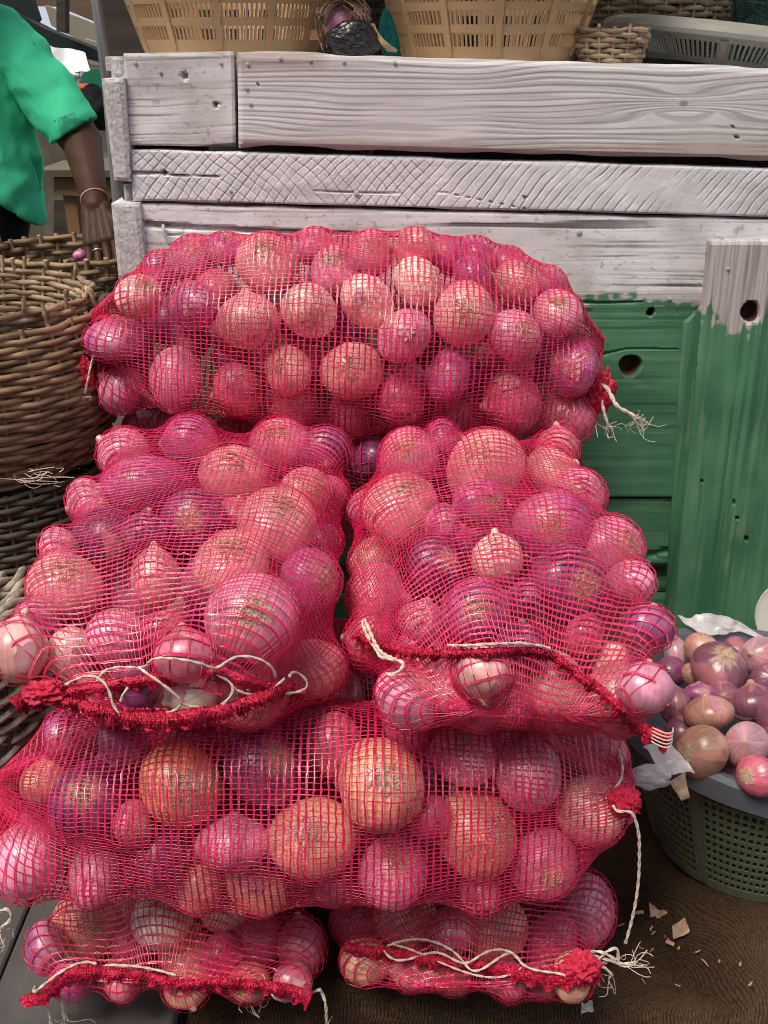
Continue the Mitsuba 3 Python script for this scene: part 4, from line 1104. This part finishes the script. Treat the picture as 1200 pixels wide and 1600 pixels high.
# plastic film and onion skins about the basin
def film(fn, nu=26, nv=16, amp=0.012, seed=0, freq=38):
    def g_(u, v):
        P = fn(u, v)
        d = meshkit.fbm(P * freq + seed, 3, seed) - 0.5
        e = meshkit.fbm(P * freq + seed + 50, 3, seed + 5) - 0.5
        P = P.copy(); P[..., 1] += d * amp * 2; P[..., 2] += e * amp * 1.6
        return P
    return sheet(g_, nu, nv, 0.0008)


def quadfn(a, b, c, d):
    return lambda u, v: (a * (1 - u[..., None]) + b * u[..., None]) * (1 - v[..., None]) + (d * (1 - u[..., None]) + c * u[..., None]) * v[..., None]


obj('plastic_film', film(quadfn(at(1058, 965, 1.55), at(1135, 962, 1.55), at(1190, 992, 1.54), at(1098, 992, 1.53)), 30, 14, 0.012, 3), 'clear_film', smooth=False, label='crumpled clear plastic film on the back rim of the grey basin', cat='plastic film')
obj('plastic_film', film(quadfn(at(1003, 1165, 1.20), at(1050, 1160, 1.19), at(1085, 1208, 1.15), at(1040, 1212, 1.14)), 24, 14, 0.011, 9), 'clear_film', smooth=False, label='torn clear plastic film over the front left rim of the basin', cat='plastic film')
v, f = blob(at(1017, 1213, 1.13), 0.020, 0.25, 8, 3, 21, (1.25, 0.7, 0.8))
obj('plastic_film', (v, f), 'clear_film', smooth=False, label='puffed pale plastic scrap hanging at the basin rim beside the long lower sack', cat='plastic film')
obj('onion_peel', film(quadfn(at(1046, 1218, 1.122), at(1070, 1206, 1.125), at(1078, 1250, 1.118), at(1064, 1254, 1.118)), 14, 12, 0.006, 12), 'dry_skin', smooth=False, label='orange brown onion peel stuck below the basin rim', cat='onion peel')
lid = thing('lid', 'pale round plastic lid leaning on the green board behind the basin', 'lid')
v, f = revolve([(0.0001, 0), (0.052, 0), (0.058, 0.004), (0.058, 0.009), (0.05, 0.006), (0.0001, 0.006)], 48)
lm = np.array([[1, 0, 0], [0, 0.25, -0.97], [0, 0.97, 0.25]])
obj('disc', (v @ lm.T + at(1234, 960, 1.60), f), 'pale_lid', lid, smooth=30)
obj('knob', (revolve([(0.0001, -0.008), (0.012, -0.006), (0.014, 0), (0.014, 0.012)], 24)[0] @ lm.T + at(1234, 960, 1.592), revolve([(0.0001, -0.008), (0.012, -0.006), (0.014, 0), (0.014, 0.012)], 24)[1]), 'pale_lid', lid, smooth=30)
for i, (px, py, w, lab, m_) in enumerate(((1030, 1420, 0.016, 'large brown onion peel on the burlap below the basket', 'dry_skin'), (1032, 1428, 0.008, 'small orange onion peel on the burlap', 'dry_skin'), (1062, 1455, 0.012, 'reddish onion peel on the burlap, lower right of the others', 'dry_skin'), (1081, 1428, 0.009, 'pink onion peel standing on the burlap, rightmost', 'dry_skin'), (917, 1577, 0.008, 'pale chip lying at the burlap edge in front', 'pale_lid'))):
    rd = ray(px, py); P = EYE + rd * ((BZ + 0.006 - H) / rd[2])
    obj('onion_peel', film(quadfn(P + [-w, -w, 0], P + [w, -w * .6, 0.004], P + [w * .8, w, 0.008], P + [-w * .7, w * .8, 0.002]), 12, 10, 0.007, i + 30, 70), m_, label=lab, cat='onion peel')


prt = []
for i in range(34):
    px, py = rng.uniform(960, 1190), rng.uniform(1385, 1540)
    rd = ray(px, py); P = EYE + rd * ((BZ + 0.003 - H) / rd[2]); w = rng.uniform(0.002, 0.006)
    an = rng.uniform(0, 6.3); ca, sa = math.cos(an) * w, math.sin(an) * w
    prt.append(film(quadfn(P + [-ca, -sa, 0], P + [ca, sa, 0.001], P + [ca - sa * .6, sa + ca * .6, 0.004], P + [-ca - sa * .6, -sa + ca * .6, 0.003]), 6, 5, 0.003, i, 120))
obj('skin_scraps', cat(prt), 'dry_skin', label='tiny dry onion skin scraps scattered over the burlap', cat='scraps', kind='stuff')


def wicker(key, cen, R0, R1, z0, z1, rows, nst, rad, mname, stake_m=None, stick=0.03, seed=0, rope=False, squash=1.0, bulge=0.0, jit=1.0):
    r0 = np.random.default_rng(seed)
    cen = np.array([cen[0], cen[1], 0.0])
    Rz = lambda t: R0 + (R1 - R0) * t + bulge * np.sin(np.pi * t)
    n = nst * 6
    a = np.arange(n) * 2 * np.pi / n
    for k in range(rows):
        t = (k + 0.5) / rows
        z = z0 + (z1 - z0) * t + jit * 0.0022 * (meshkit.fbm(np.stack([np.cos(a) * 4, np.sin(a) * 4, a * 0 + k * 3.3], -1), 3, seed) - .5) * 2
        R = Rz(t) + rad * 0.75 * np.cos(a * nst / 2 + np.pi * k) + jit * 0.004 * (meshkit.noise(np.stack([np.cos(a) * 3, np.sin(a) * 3, a * 0 + k * 1.7], -1), seed) - .5)
        pts = np.stack([R * np.cos(a) * squash, R * np.sin(a), z], -1) + cen
        if rope:
            prt = []
            for s in range(2):
                ph = a * nst * 0.5 + s * np.pi + k
                prt.append(tube(np.stack([(Rz(t) + rad * 0.7 * np.cos(ph)) * np.cos(a) * squash, (Rz(t) + rad * 0.7 * np.cos(ph)) * np.sin(a), z + rad * 0.7 * np.sin(ph) + 0.006 * np.sin(a * 5 + k)], -1) + cen, rad * 0.62, 5, closed=True))
            obj('weaver', cat(prt), mname, key, smooth=True)
        else:
            obj('weaver', tube(pts, rad * (0.85 + 0.3 * meshkit.noise(np.stack([a * 3, a * 0 + k, a * 0], -1))), 6, closed=True, flat=0.95), mname, key, smooth=True)
    for j in range(nst):
        aj = 2 * np.pi * (j + 0.0) / nst
        e = stick * (1.2 if r0.random() < 0.16 else 0.12)
        ts = np.linspace(0, 1, 6)
        R = Rz(ts)
        pts = np.stack([R * math.cos(aj) * squash, R * math.sin(aj), z0 + (z1 - z0) * ts], -1) + cen
        pts = np.vstack([pts, pts[-1] + (pts[-1] - pts[-2]) / np.linalg.norm(pts[-1] - pts[-2]) * e])
        obj('stake', tube(pts, rad * 0.75, 5), stake_m or mname, key, smooth=True)
    obj('base', revolve([(0.0001, z0), (R0 - rad, z0), (R0 - rad, z0 + 0.006), (0.0001, z0 + 0.006)], 40, cen), mname, key)


k = thing('wicker_basket', 'tall brown wicker basket left of the top sack, cut stakes at its rim', 'basket')
wicker(k, (-0.640, 1.655), 0.190, 0.212, H - 0.585, H - 0.356, 27, 31, 0.0050, 'wicker', 'wicker', 0.022, 3, bulge=0.030)
k = thing('wicker_basket', 'light wicker basket nested in the tall brown one, its pale rim showing', 'basket')
wicker(k, (-0.640, 1.665), 0.155, 0.200, H - 0.53, H - 0.335, 23, 33, 0.0048, 'wicker_light', 'wicker_light', 0.016, 5, jit=1.6)
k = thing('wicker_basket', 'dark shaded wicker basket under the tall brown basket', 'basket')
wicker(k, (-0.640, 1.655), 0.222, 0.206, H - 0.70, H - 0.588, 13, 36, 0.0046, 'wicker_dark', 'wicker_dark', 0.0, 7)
k = thing('braided_basket', 'grey basket of thick twisted strands at the left edge beside the sacks', 'basket')
wicker(k, (-0.690, 1.50), 0.24, 0.265, BZ + 0.004, H - 0.70, 21, 30, 0.0098, 'wicker_grey', 'wicker_dark', 0.0, 9, rope=True)
for q in range(13):
    R_ = 0.252 - q * 0.0195
    a_ = np.arange(120) * 2 * np.pi / 120
    prt = []
    for sd in range(2):
        ph = a_ * max(3, int(R_ * 60)) + sd * np.pi + q
        prt.append(tube(np.stack([(R_ + 0.0065 * np.cos(ph)) * np.cos(a_) - 0.690, (R_ + 0.0065 * np.cos(ph)) * np.sin(a_) + 1.50, H - 0.705 + 0.005 * np.sin(q * 1.7) + 0.0065 * np.sin(ph) + 0.004 * np.sin(a_ * 4 + q)], -1), 0.006, 5, closed=True))
    obj('weaver', cat(prt), 'wicker_grey', k, smooth=True)
prt = []
for i in range(16):
    a = at(rng.uniform(15, 110), rng.uniform(735, 760), 1.355); d = rng.normal(size=3) * [0.034, 0.004, 0.006]
    prt.append(tube(spline([a, a + d * .5 + rng.normal(size=3) * 0.004, a + d], 8), 0.0005, 3))
obj('loose_fibres', cat(prt), 'twine', 'wicker_basket_002', label='pale loose fibres', kind='stuff')
k = thing('wicker_basket', 'worn wicker basket behind the stall corner into which the person reaches', 'basket')
wicker(k, (-0.675, 2.52), 0.15, 0.195, H - 0.75, H - 0.405, 20, 30, 0.008, 'wicker', 'wicker_light', 0.02, 11)
k = thing('wicker_basket', 'small light wicker basket on the shelf beside the grey tub', 'basket')
cb = at(955, 100, 2.0)
wicker(k, (cb[0] - 0.016, 1.93), 0.046, 0.058, H - 0.030, H + 0.030, 8, 15, 0.0040, 'wicker_light', 'wicker_light', 0.004, 12, jit=1.5)
k = thing('wicker_basket', 'large tan wicker basket behind the grey tub, top right', 'basket')
wicker(k, (at(1035, 40, 2.3)[0], 2.36), 0.125, 0.15, H + 0.02, H + 0.25, 22, 30, 0.0055, 'wicker_light', 'wicker_light', 0.0, 13, jit=2.0)
obj('base', box((at(1035, 40, 2.3)[0] - .1, 2.28, H - .004), (at(1035, 40, 2.3)[0] + .1, 2.45, H + .018)), 'dark_wood', thing('wooden_block', 'dark block under the large tan wicker basket', 'block'))
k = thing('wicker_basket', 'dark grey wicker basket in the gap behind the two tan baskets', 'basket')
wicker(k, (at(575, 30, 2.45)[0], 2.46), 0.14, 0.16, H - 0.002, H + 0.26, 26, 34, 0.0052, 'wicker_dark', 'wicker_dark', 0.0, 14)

# tilted grey tub on the shelf
tub = thing('tub', 'tilted grey plastic tub with a wide rim and slotted side on the shelf', 'tub')
Rt = trimesh.transformations.rotation_matrix(math.radians(6.5), [0, 1, 0])[:3, :3]
tc = np.array([at(1135, 60, 2.16)[0], 2.16, H - 0.031])
slotted(tub, tc, 0.135, 0.172, 0, 0.050, 1, 110, 11, 0.006, 0.014, 0.006, 0.0045, 'basin_plastic', tilt=Rt)
v, f = revolve([(0.168, 0.046), (0.200, 0.050), (0.216, 0.042), (0.222, 0.040), (0.225, 0.047), (0.222, 0.056), (0.205, 0.064), (0.172, 0.060), (0.168, 0.046)], 96)
obj('rim', (v @ Rt.T + tc, f), 'basin_plastic', tub, smooth=40)
# green netting heap
prt = []
for i in range(70):
    c = at(1178, 40, 2.25) + rng.normal(size=3) * [0.022, 0.03, 0.03]
    q = [c + rng.normal(size=3) * 0.02 for _ in range(5)]
    prt.append(tube(spline(q, 18), 0.0009, 3))
prt.append(blob(at(1180, 50, 2.27), 0.04, 0.3, 9, 3, 4))
obj('netting', cat(prt), 'green_net', label='dark green tangled netting at the top right corner', cat='netting')

# bunch of onions, black and teal bags on the shelf
oc = at(537, 38, 1.92)
for dx, dz, r, tone, lb in ((-0.010, 0.004, 0.026, 'k', 'pink onion of the dry bunch on the shelf between the tan baskets'), (0.014, -0.008, 0.027, 'p', 'purple onion of the dry bunch on the shelf beside the black bag')):
    add_onion(oc + [dx, dx * .5, dz], r, r * 1.05, [0.2, 0.1, 1], tone, lb, 'onions of the dry bunch on the shelf')
prt = []
r0 = np.random.default_rng(5)
for i in range(34):
    top = oc + np.array([r0.normal() * 0.012, -0.016 + r0.normal() * 0.006, 0.034])
    sx = -1 if i % 5 in (0, 3) else 1
    e = oc + np.array([sx * r0.uniform(0.020, 0.044), -0.034 + r0.normal() * 0.006, r0.uniform(-0.040, 0.01)])
    mid = (top + e) / 2 + np.array([sx * 0.014, -0.014, 0.012])
    prt.append(tube(spline([top, mid, e], 10), 0.0022 * r0.uniform(.5, 1.3), 4, flat=0.4))
bl = obj('onion_leaves', cat(prt), 'wicker_light', label='dry straw coloured leaves over the onion bunch', cat='leaves')
v, f = blob(at(553, 62, 1.86), 0.032, 0.28, 7, 4, 9, (1.25, 0.8, 0.9))
obj('plastic_bag', (v, f), 'black_film', smooth=False, label='crumpled black plastic bag on the shelf before the onion bunch', cat='bag')
prt = []
for i in range(5):
    a = at(580 + i, 38, 1.88)
    prt.append(tube(spline([a, at(590 + i * 1.5, 60, 1.86), at(608 + 3 * i, 80, 1.85)], 9), 0.0022, 4))
obj('onion_leaves', cat(prt), 'wicker_light', label='dry leaf stalks leaning right of the black bag', cat='leaves')
v, f = blob(at(614, 52, 2.02), 0.040, 0.25, 6, 4, 31, (0.6, 0.8, 1.25))
obj('plastic_bag', (v, f), 'teal_film', smooth=False, label='teal plastic bag squeezed beside the right tan basket', cat='bag')
add_onion(at(573, 233, 1.84), 0.012, 0.012, [1, 0, 0], 'p', 'small onion showing in the gap under the top plank', None)

# ------------------------------------------------------------------ background at the left
pole = [at(146, -40, 1.95), at(167, 128, 1.95), at(167, 128, 1.95) * [1, 1, 0]]
obj('metal_pole', cat([tube([pole[0], pole[1]], 0.0085, 14), tube([pole[1], pole[2]], 0.0085, 14)]), 'steel', smooth=True, label='slim grey metal pole at the left corner of the stall', cat='pole')


def slat_px(pts, Y, Yd, mname, name, lab, cat_, parent=None):
    "an upright panel or beam: outline in pixels at depth Y, thickness Yd"
    P = np.array([at(x, y, Y) for x, y in pts])
    B = P + [0, Yd, 0]
    n = len(P)
    i = np.arange(n); i2 = (i + 1) % n
    k_ = np.arange(1, n - 1)
    f = np.vstack([np.stack([k_ * 0, k_ + 1, k_], 1), np.stack([k_ * 0, k_, k_ + 1], 1) + n, np.stack([i, i2, i + n], 1), np.stack([i2, i2 + n, i + n], 1)])
    return obj(name, (np.vstack([P, B]), f), mname, parent, label=lab, cat=cat_)


rf = thing('market_roof', 'dark roof of the stalls behind the person, green beam and cream sheets', 'roof')
slat_px([(-60, -60), (260, -60), (260, 62), (215, 62), (90, 10), (-60, 5)], 5.2, 0.08, 'roof_brown', 'sheet', None, None, rf)
slat_px([(70, 8), (130, 30), (200, 60), (200, 82), (140, 72), (80, 40)], 5.1, 0.05, 'roof_cream', 'sheet', None, None, rf)
slat_px([(130, 60), (220, 86), (220, 112), (140, 100)], 5.0, 0.05, 'roof_cream', 'sheet', None, None, rf)
slat_px([(-60, 8), (0, 8), (70, 45), (170, 86), (170, 100), (150, 96), (60, 70), (-60, 60)], 4.6, 0.12, 'roof_green', 'beam', None, None, rf)
slat_px([(-60, -60), (30, -60), (60, 30), (40, 55), (-60, 20)], 4.7, 0.05, 'roof_green', 'beam', None, None, rf)
slat_px([(88, -10), (102, -10), (102, 52), (88, 48)], 4.5, 0.06, 'dark_wood', 'post', None, None, rf)
slat_px([(140, -20), (150, -20), (200, 14), (197, 20)], 4.5, 0.04, 'brown_wood', 'rafter', None, None, rf)
slat_px([(-80, 40), (240, 80), (240, 640), (-80, 640)], 7.5, 0.1, 'grey_wood', 'shop_wall', 'grey timber wall closing the lane behind the person', 'wall')
wf = film(quadfn(at(45, 55, 4.0), at(130, 90, 4.0), at(140, 105, 3.95), at(75, 118, 3.95)), 30, 16, 0.05, 41, 9)
obj('plastic_sheet', wf, 'white_film', label='bright white plastic sheeting behind the shoulder of the person', cat='sheet')
slat_px([(88, 104), (160, 108), (160, 168), (90, 168)], 5.6, 0.05, 'green_wall', 'kiosk_wall', 'bright green wall panel far behind beyond the pole', 'wall')
rack = thing('rack', 'white metal rack in front of the green panel', 'rack')
for q in ([(92, 114), (124, 119)], [(120, 104), (132, 104), (118, 140)], [(92, 130), (122, 134)]):
    obj('bar', tube([at(x, y, 4.4) for x, y in q], 0.010, 6), 'white_paint', rack, smooth=True)
v, f = box((-0.04, -0.03, -0.035), (0.04, 0.03, 0.035), 0.012)
obj('packet', (v + at(124, 148, 4.1), f), 'package_red', label='red and white food packet beside the green sleeve', cat='packet')
v, f = blob(at(147, 168, 4.0), 0.07, 0.3, 6, 3, 51, (0.8, 0.7, 1.0))
obj('sack_bundle', (v, f), 'trousers', label='black bundle behind the arm beside the stall corner', cat='bundle', smooth=True)
tb = thing('table', 'brown wooden table frame behind the reaching arm', 'table')
slat_px([(84, 276), (215, 282), (215, 312), (84, 304)], 3.6, 0.05, 'brown_wood', 'rail', None, None, tb)
slat_px([(98, 304), (118, 304), (126, 372), (108, 372)], 3.62, 0.05, 'brown_wood', 'leg', None, None, tb)
slat_px([(170, 312), (190, 312), (190, 520), (170, 520)], 3.62, 0.05, 'brown_wood', 'leg', None, None, tb)
obj('top', box(at(60, 276, 3.6) + [0, -0.03, 0.002], at(240, 276, 3.6) + [0, 0.6, 0.022]), 'grey_wood', tb)
slat_px([(74, 214), (108, 218), (116, 276), (82, 276)], 3.9, 0.06, 'grey_wood', 'crate', 'grey wooden crate standing on the table behind the arm', 'crate')
slat_px([(84, 312), (112, 312), (112, 640), (84, 640)], 3.9, 0.05, 'dark_wood', 'board', 'dark board below the table behind the person', 'board')
on_b = at(125, 400, 2.55)
add_onion(on_b, 0.016, 0.015, [0, .3, 1], 'p', 'small purple onion in the far basket beside the hand', None)
add_onion(on_b + [0.045, 0.04, -.004], 0.02, 0.02, [0.6, .3, .5], 'p', 'onion in the far basket under the hand', None)

# ------------------------------------------------------------------ the person
PY = 2.86
sh, el, wr = at(38, 98, PY), at(128, 222, PY - 0.06), at(150, 322, PY - 0.24)
V3 = np.array
chest = at(-62, 150, PY + 0.02); belly = at(-52, 300, PY + 0.0); pelvis = at(-66, 420, PY)
neck = at(-70, 40, PY + 0.0); head = at(-72, -60, PY - 0.06)
shl = at(-170, 100, PY + 0.08)
per = thing('person', 'person in a green t-shirt bending to reach into a basket behind the stall', 'person')
segs = [(pelvis, .145, belly, .135), (belly, .135, chest, .150), (chest, .13, (sh + neck) / 2, .075), (chest, .13, (shl + neck) / 2, .075), (neck, .058, chest, .09), (neck, .055, head, .055),
        (sh, .060, el, .048), (el, .047, wr, .0275), (shl, .056, shl + V3([-.06, .05, -.28]), .044), (shl + V3([-.06, .05, -.28]), .042, shl + V3([0.02, -.10, -.48]), .028),
        (head, .082, head + V3([0.01, -.02, .07]), .088), (head + V3([0.015, -.06, -.035]), .045, head + V3([0, -.02, 0]), .06)]
hipr, hipl = pelvis + V3([.085, 0, -.05]), pelvis + V3([-.085, 0.02, -.05])
for hp, dx in ((hipr, .03), (hipl, -.05)):
    kn = V3([hp[0] + dx, hp[1] - .05, 0.50]); an = V3([hp[0] + dx, hp[1] + .02, 0.09])
    segs += [(hp, .088, kn, .058), (kn, .056, an, .038), (an, .038, an + V3([0, -.15, -.05]), .03)]
# nose, ears
segs += [(head + V3([0.02, -.105, .02]), .012, head + V3([0.025, -.118, -.004]), .016), (head + V3([.085, 0.0, .015]), .016, head + V3([.088, .008, .04]), .018), (head + V3([-.08, 0.0, .015]), .016, head + V3([-.085, .008, .04]), .018)]
# right hand, fingers pointing down into the basket
fwd = at(160, 400, PY - 0.32) - wr; fwd /= np.linalg.norm(fwd)
lat = np.cross(fwd, [0, 1, 0]); lat /= np.linalg.norm(lat)
if lat[0] < 0: lat = -lat
nrm = np.cross(lat, fwd)
palm0 = wr + fwd * 0.012
for s in (-0.026, -0.009, 0.009, 0.026):
    segs.append((palm0 + lat * s * 0.7, .0185, palm0 + fwd * 0.078 + lat * s, .0150))
fl_ = [0.072, 0.082, 0.076, 0.060]
for i, s in enumerate((0.030, 0.010, -0.010, -0.029)):
    k0 = palm0 + fwd * 0.078 + lat * s
    d1 = fwd + lat * s * 2.6 + nrm * 0.12; d1 /= np.linalg.norm(d1)
    d2 = fwd + lat * s * 1.5 - V3([0, 0.35, 0]) + nrm * .1; d2 /= np.linalg.norm(d2)
    d3 = fwd - V3([0, 0.2, 0]) ; d3 /= np.linalg.norm(d3)
    k1 = k0 + d1 * fl_[i] * 0.45; k2 = k1 + d2 * fl_[i] * 0.32; k3 = k2 + d3 * fl_[i] * 0.23
    segs += [(k0, .0102, k1, .0096), (k1, .0096, k2, .0086), (k2, .0086, k3, .0075)]
    if i == 2:
        ringc, ringd = k0 * .35 + k1 * .65, d1
th0 = palm0 + fwd * 0.02 + lat * 0.028
th1 = th0 + fwd * 0.035 + lat * 0.022 - V3([0, .012, 0]); th2 = th1 + fwd * 0.03 + lat * 0.006 - V3([0, .01, 0])
segs += [(th0, .014, th1, .0108), (th1, .0108, th2, .0085)]
body = bones(segs, 0.009, 6)
obj('body', body, 'person_skin', per, smooth=True)


def torus(c, d, R, r, n=24):
    x, y, z = frame(d)
    a = np.arange(n) * 2 * np.pi / n
    return tube(c + R * (np.cos(a)[:, None] * x + np.sin(a)[:, None] * y), r, 6, closed=True)


obj('ring', torus(ringc, ringd, .0098, .0026), 'ring_silver', per, smooth=True, label='silver ring')
obj('bracelet', torus(wr + (el - wr) * 0.10, el - wr, .0305, .0022), 'dry_skin', per, smooth=True, label='thin tan band on the wrist')
# shirt: torso and sleeves a little larger, cut at the hem, the cuffs and the neck
def grow(s, e): return [(a, ra + e, b, rb + e) for a, ra, b, rb in s]
cuff = sh + (el - sh) * 0.80
ssegs = grow([(belly + V3([0.02, 0, -.16]), .15, belly + V3([0.025, 0, 0]), .15), (belly + V3([0.025, 0, 0]), .15, chest, .155), (chest, .13, (sh + neck) / 2, .078), (chest, .13, (shl + neck) / 2, .078), (neck + V3([0, 0, -.03]), .058, chest, .09), ((sh + neck) / 2, .075, sh, .062), ((shl + neck) / 2, .075, shl, .062)], .012)
ssegs += [(sh, .074, cuff, .066), (shl, .074, shl + V3([-.05, .04, -.22]), .068)]
ssegs += [(belly + V3([.115, -.03, 0]), .05, at(52, 372, PY - .02), .030)]
m = bones(ssegs, 0.014, 4)
mm = m3.Manifold(m3.Mesh(np.asarray(m.vertices, np.float32), np.asarray(m.faces, np.uint32)))
ad = (el - sh) / np.linalg.norm(el - sh)
cd = at(112, 205, PY) - at(40, 90, PY); cd /= np.linalg.norm(cd)
hp0, hp1 = at(78, 388, PY - .1), at(0, 308, PY - .1)
hd = np.cross(hp1 - hp0, [0, 1, 0]); hd /= np.linalg.norm(hd)
hd = hd if hd[2] > 0 else -hd
mm_t = mm.trim_by_plane(hd.tolist(), float(hd @ hp0))
far_arm = mm.trim_by_plane((-cd).tolist(), float(-cd @ at(112, 203, PY))) if False else None
cb_ = m3.Manifold.hull_points(np.vstack([trimesh.creation.icosphere(1, .10).vertices + cuff + cd * (.10 + .012), trimesh.creation.icosphere(1, .10).vertices + cuff + cd * .22]))
cutbox = trimesh.creation.box((.24, .24, .2)); bx, by, bz = frame(cd)
cv = oriented(np.array(cutbox.vertices) + [0, 0, .1], cuff + cd * 0.012, bx, by, bz)
mm_t = mm_t - m3.Manifold.hull_points(cv)
nb = trimesh.creation.icosphere(2, .085).vertices + neck + V3([0, -.02, .055])
mm_t = mm_t - m3.Manifold.hull_points(nb)
me = mm_t.refine_to_length(0.016).to_mesh()
sv = np.array(me.vert_properties[:, :3], float)
dsp = meshkit.fbm(np.stack([sv[:, 0] * 9 + sv[:, 2] * 9, sv[:, 1] * 7, sv[:, 2] * 12 - sv[:, 0] * 10], -1), 3) - .5
tm = trimesh.Trimesh(sv, np.array(me.tri_verts), process=False)
sv2 = sv + np.array(tm.vertex_normals) * (dsp * 0.028)[:, None]
obj('shirt', (sv2, np.array(me.tri_verts)), 'shirt', per, smooth=55, label='green short sleeved t-shirt')
tsegs = grow([(pelvis, .148, belly + V3([0, 0, -.05]), .138)], .008)
for hp, dx in ((hipr, .03), (hipl, -.05)):
    kn = V3([hp[0] + dx, hp[1] - .05, 0.50]); an = V3([hp[0] + dx, hp[1] + .02, 0.14])
    tsegs += grow([(hp, .092, kn, .066), (kn, .064, an, .052)], .01)
obj('trousers', bones(tsegs, 0.016, 5), 'trousers', per, smooth=True, label='black trousers')
hb = bones([(head + V3([0, .03, .09]), .082, head + V3([0.01, -.02, .115]), .078), (head + V3([0, .05, .03]), .06, head + V3([0, .045, .08]), .075)], .012, 3)
obj('hair', hb, 'hair', per, smooth=True)
for s in (-1, 1):
    ec = head + V3([0.02 + s * .032, -.098, .035])
    e = obj('eye', (np.array(trimesh.creation.icosphere(2, .012).vertices) + ec, np.array(trimesh.creation.icosphere(2).faces)), 'eye_white', per, smooth=True)
    obj('pupil', (np.array(trimesh.creation.icosphere(1, .006).vertices) + ec + V3([0, -.008, 0]), np.array(trimesh.creation.icosphere(1).faces)), 'hair', e, smooth=True)
obj('mouth', tube(spline([head + V3([-.005, -.098, -.043]), head + V3([0.02, -.106, -.045]), head + V3([.045, -.098, -.043])], 9), .005, 6), 'trousers', per, smooth=True)
# print on the sleeve
ms = np.vstack([(m_.vertices) for m_ in [meshkit.text_mesh('> LINKOO', 0.0075, 0.0012)]]); mf = meshkit.text_mesh('> LINKOO', 0.0075, 0.0012).faces
ta, tb2 = at(107, 187, PY), at(131, 178, PY)
ex = tb2 - ta; ex /= np.linalg.norm(ex); ez_ = V3([0, -1.0, 0]); ey = np.cross(ez_, ex)
tri = trimesh.Trimesh(sv2, np.array(me.tri_verts), process=False)
org = ta.copy()
vt = oriented(ms, [0, 0, 0], ex, ey, [0, 0, 0]) + org
# lay the letters on the cloth
from scipy.spatial import cKDTree as KD
front_y = []
fr_ = sv2[(np.array(tm.vertex_normals)[:, 1] < 0.1)]
kd = KD(fr_[:, [0, 2]])
dd, ii = kd.query(vt[:, [0, 2]], k=3)
A_ = np.c_[vt[:, 0], vt[:, 2], np.ones(len(vt))]
co = np.linalg.lstsq(A_, fr_[ii, 1].min(1), rcond=None)[0]
fit = A_ @ co
vt[:, 1] = fit + min(0, (fr_[ii, 1].min(1) - fit).min()) - 0.0012 - ms[:, 2]
obj('sleeve_print', (vt, mf), 'print_dark', per, label='small dark print near the cuff')
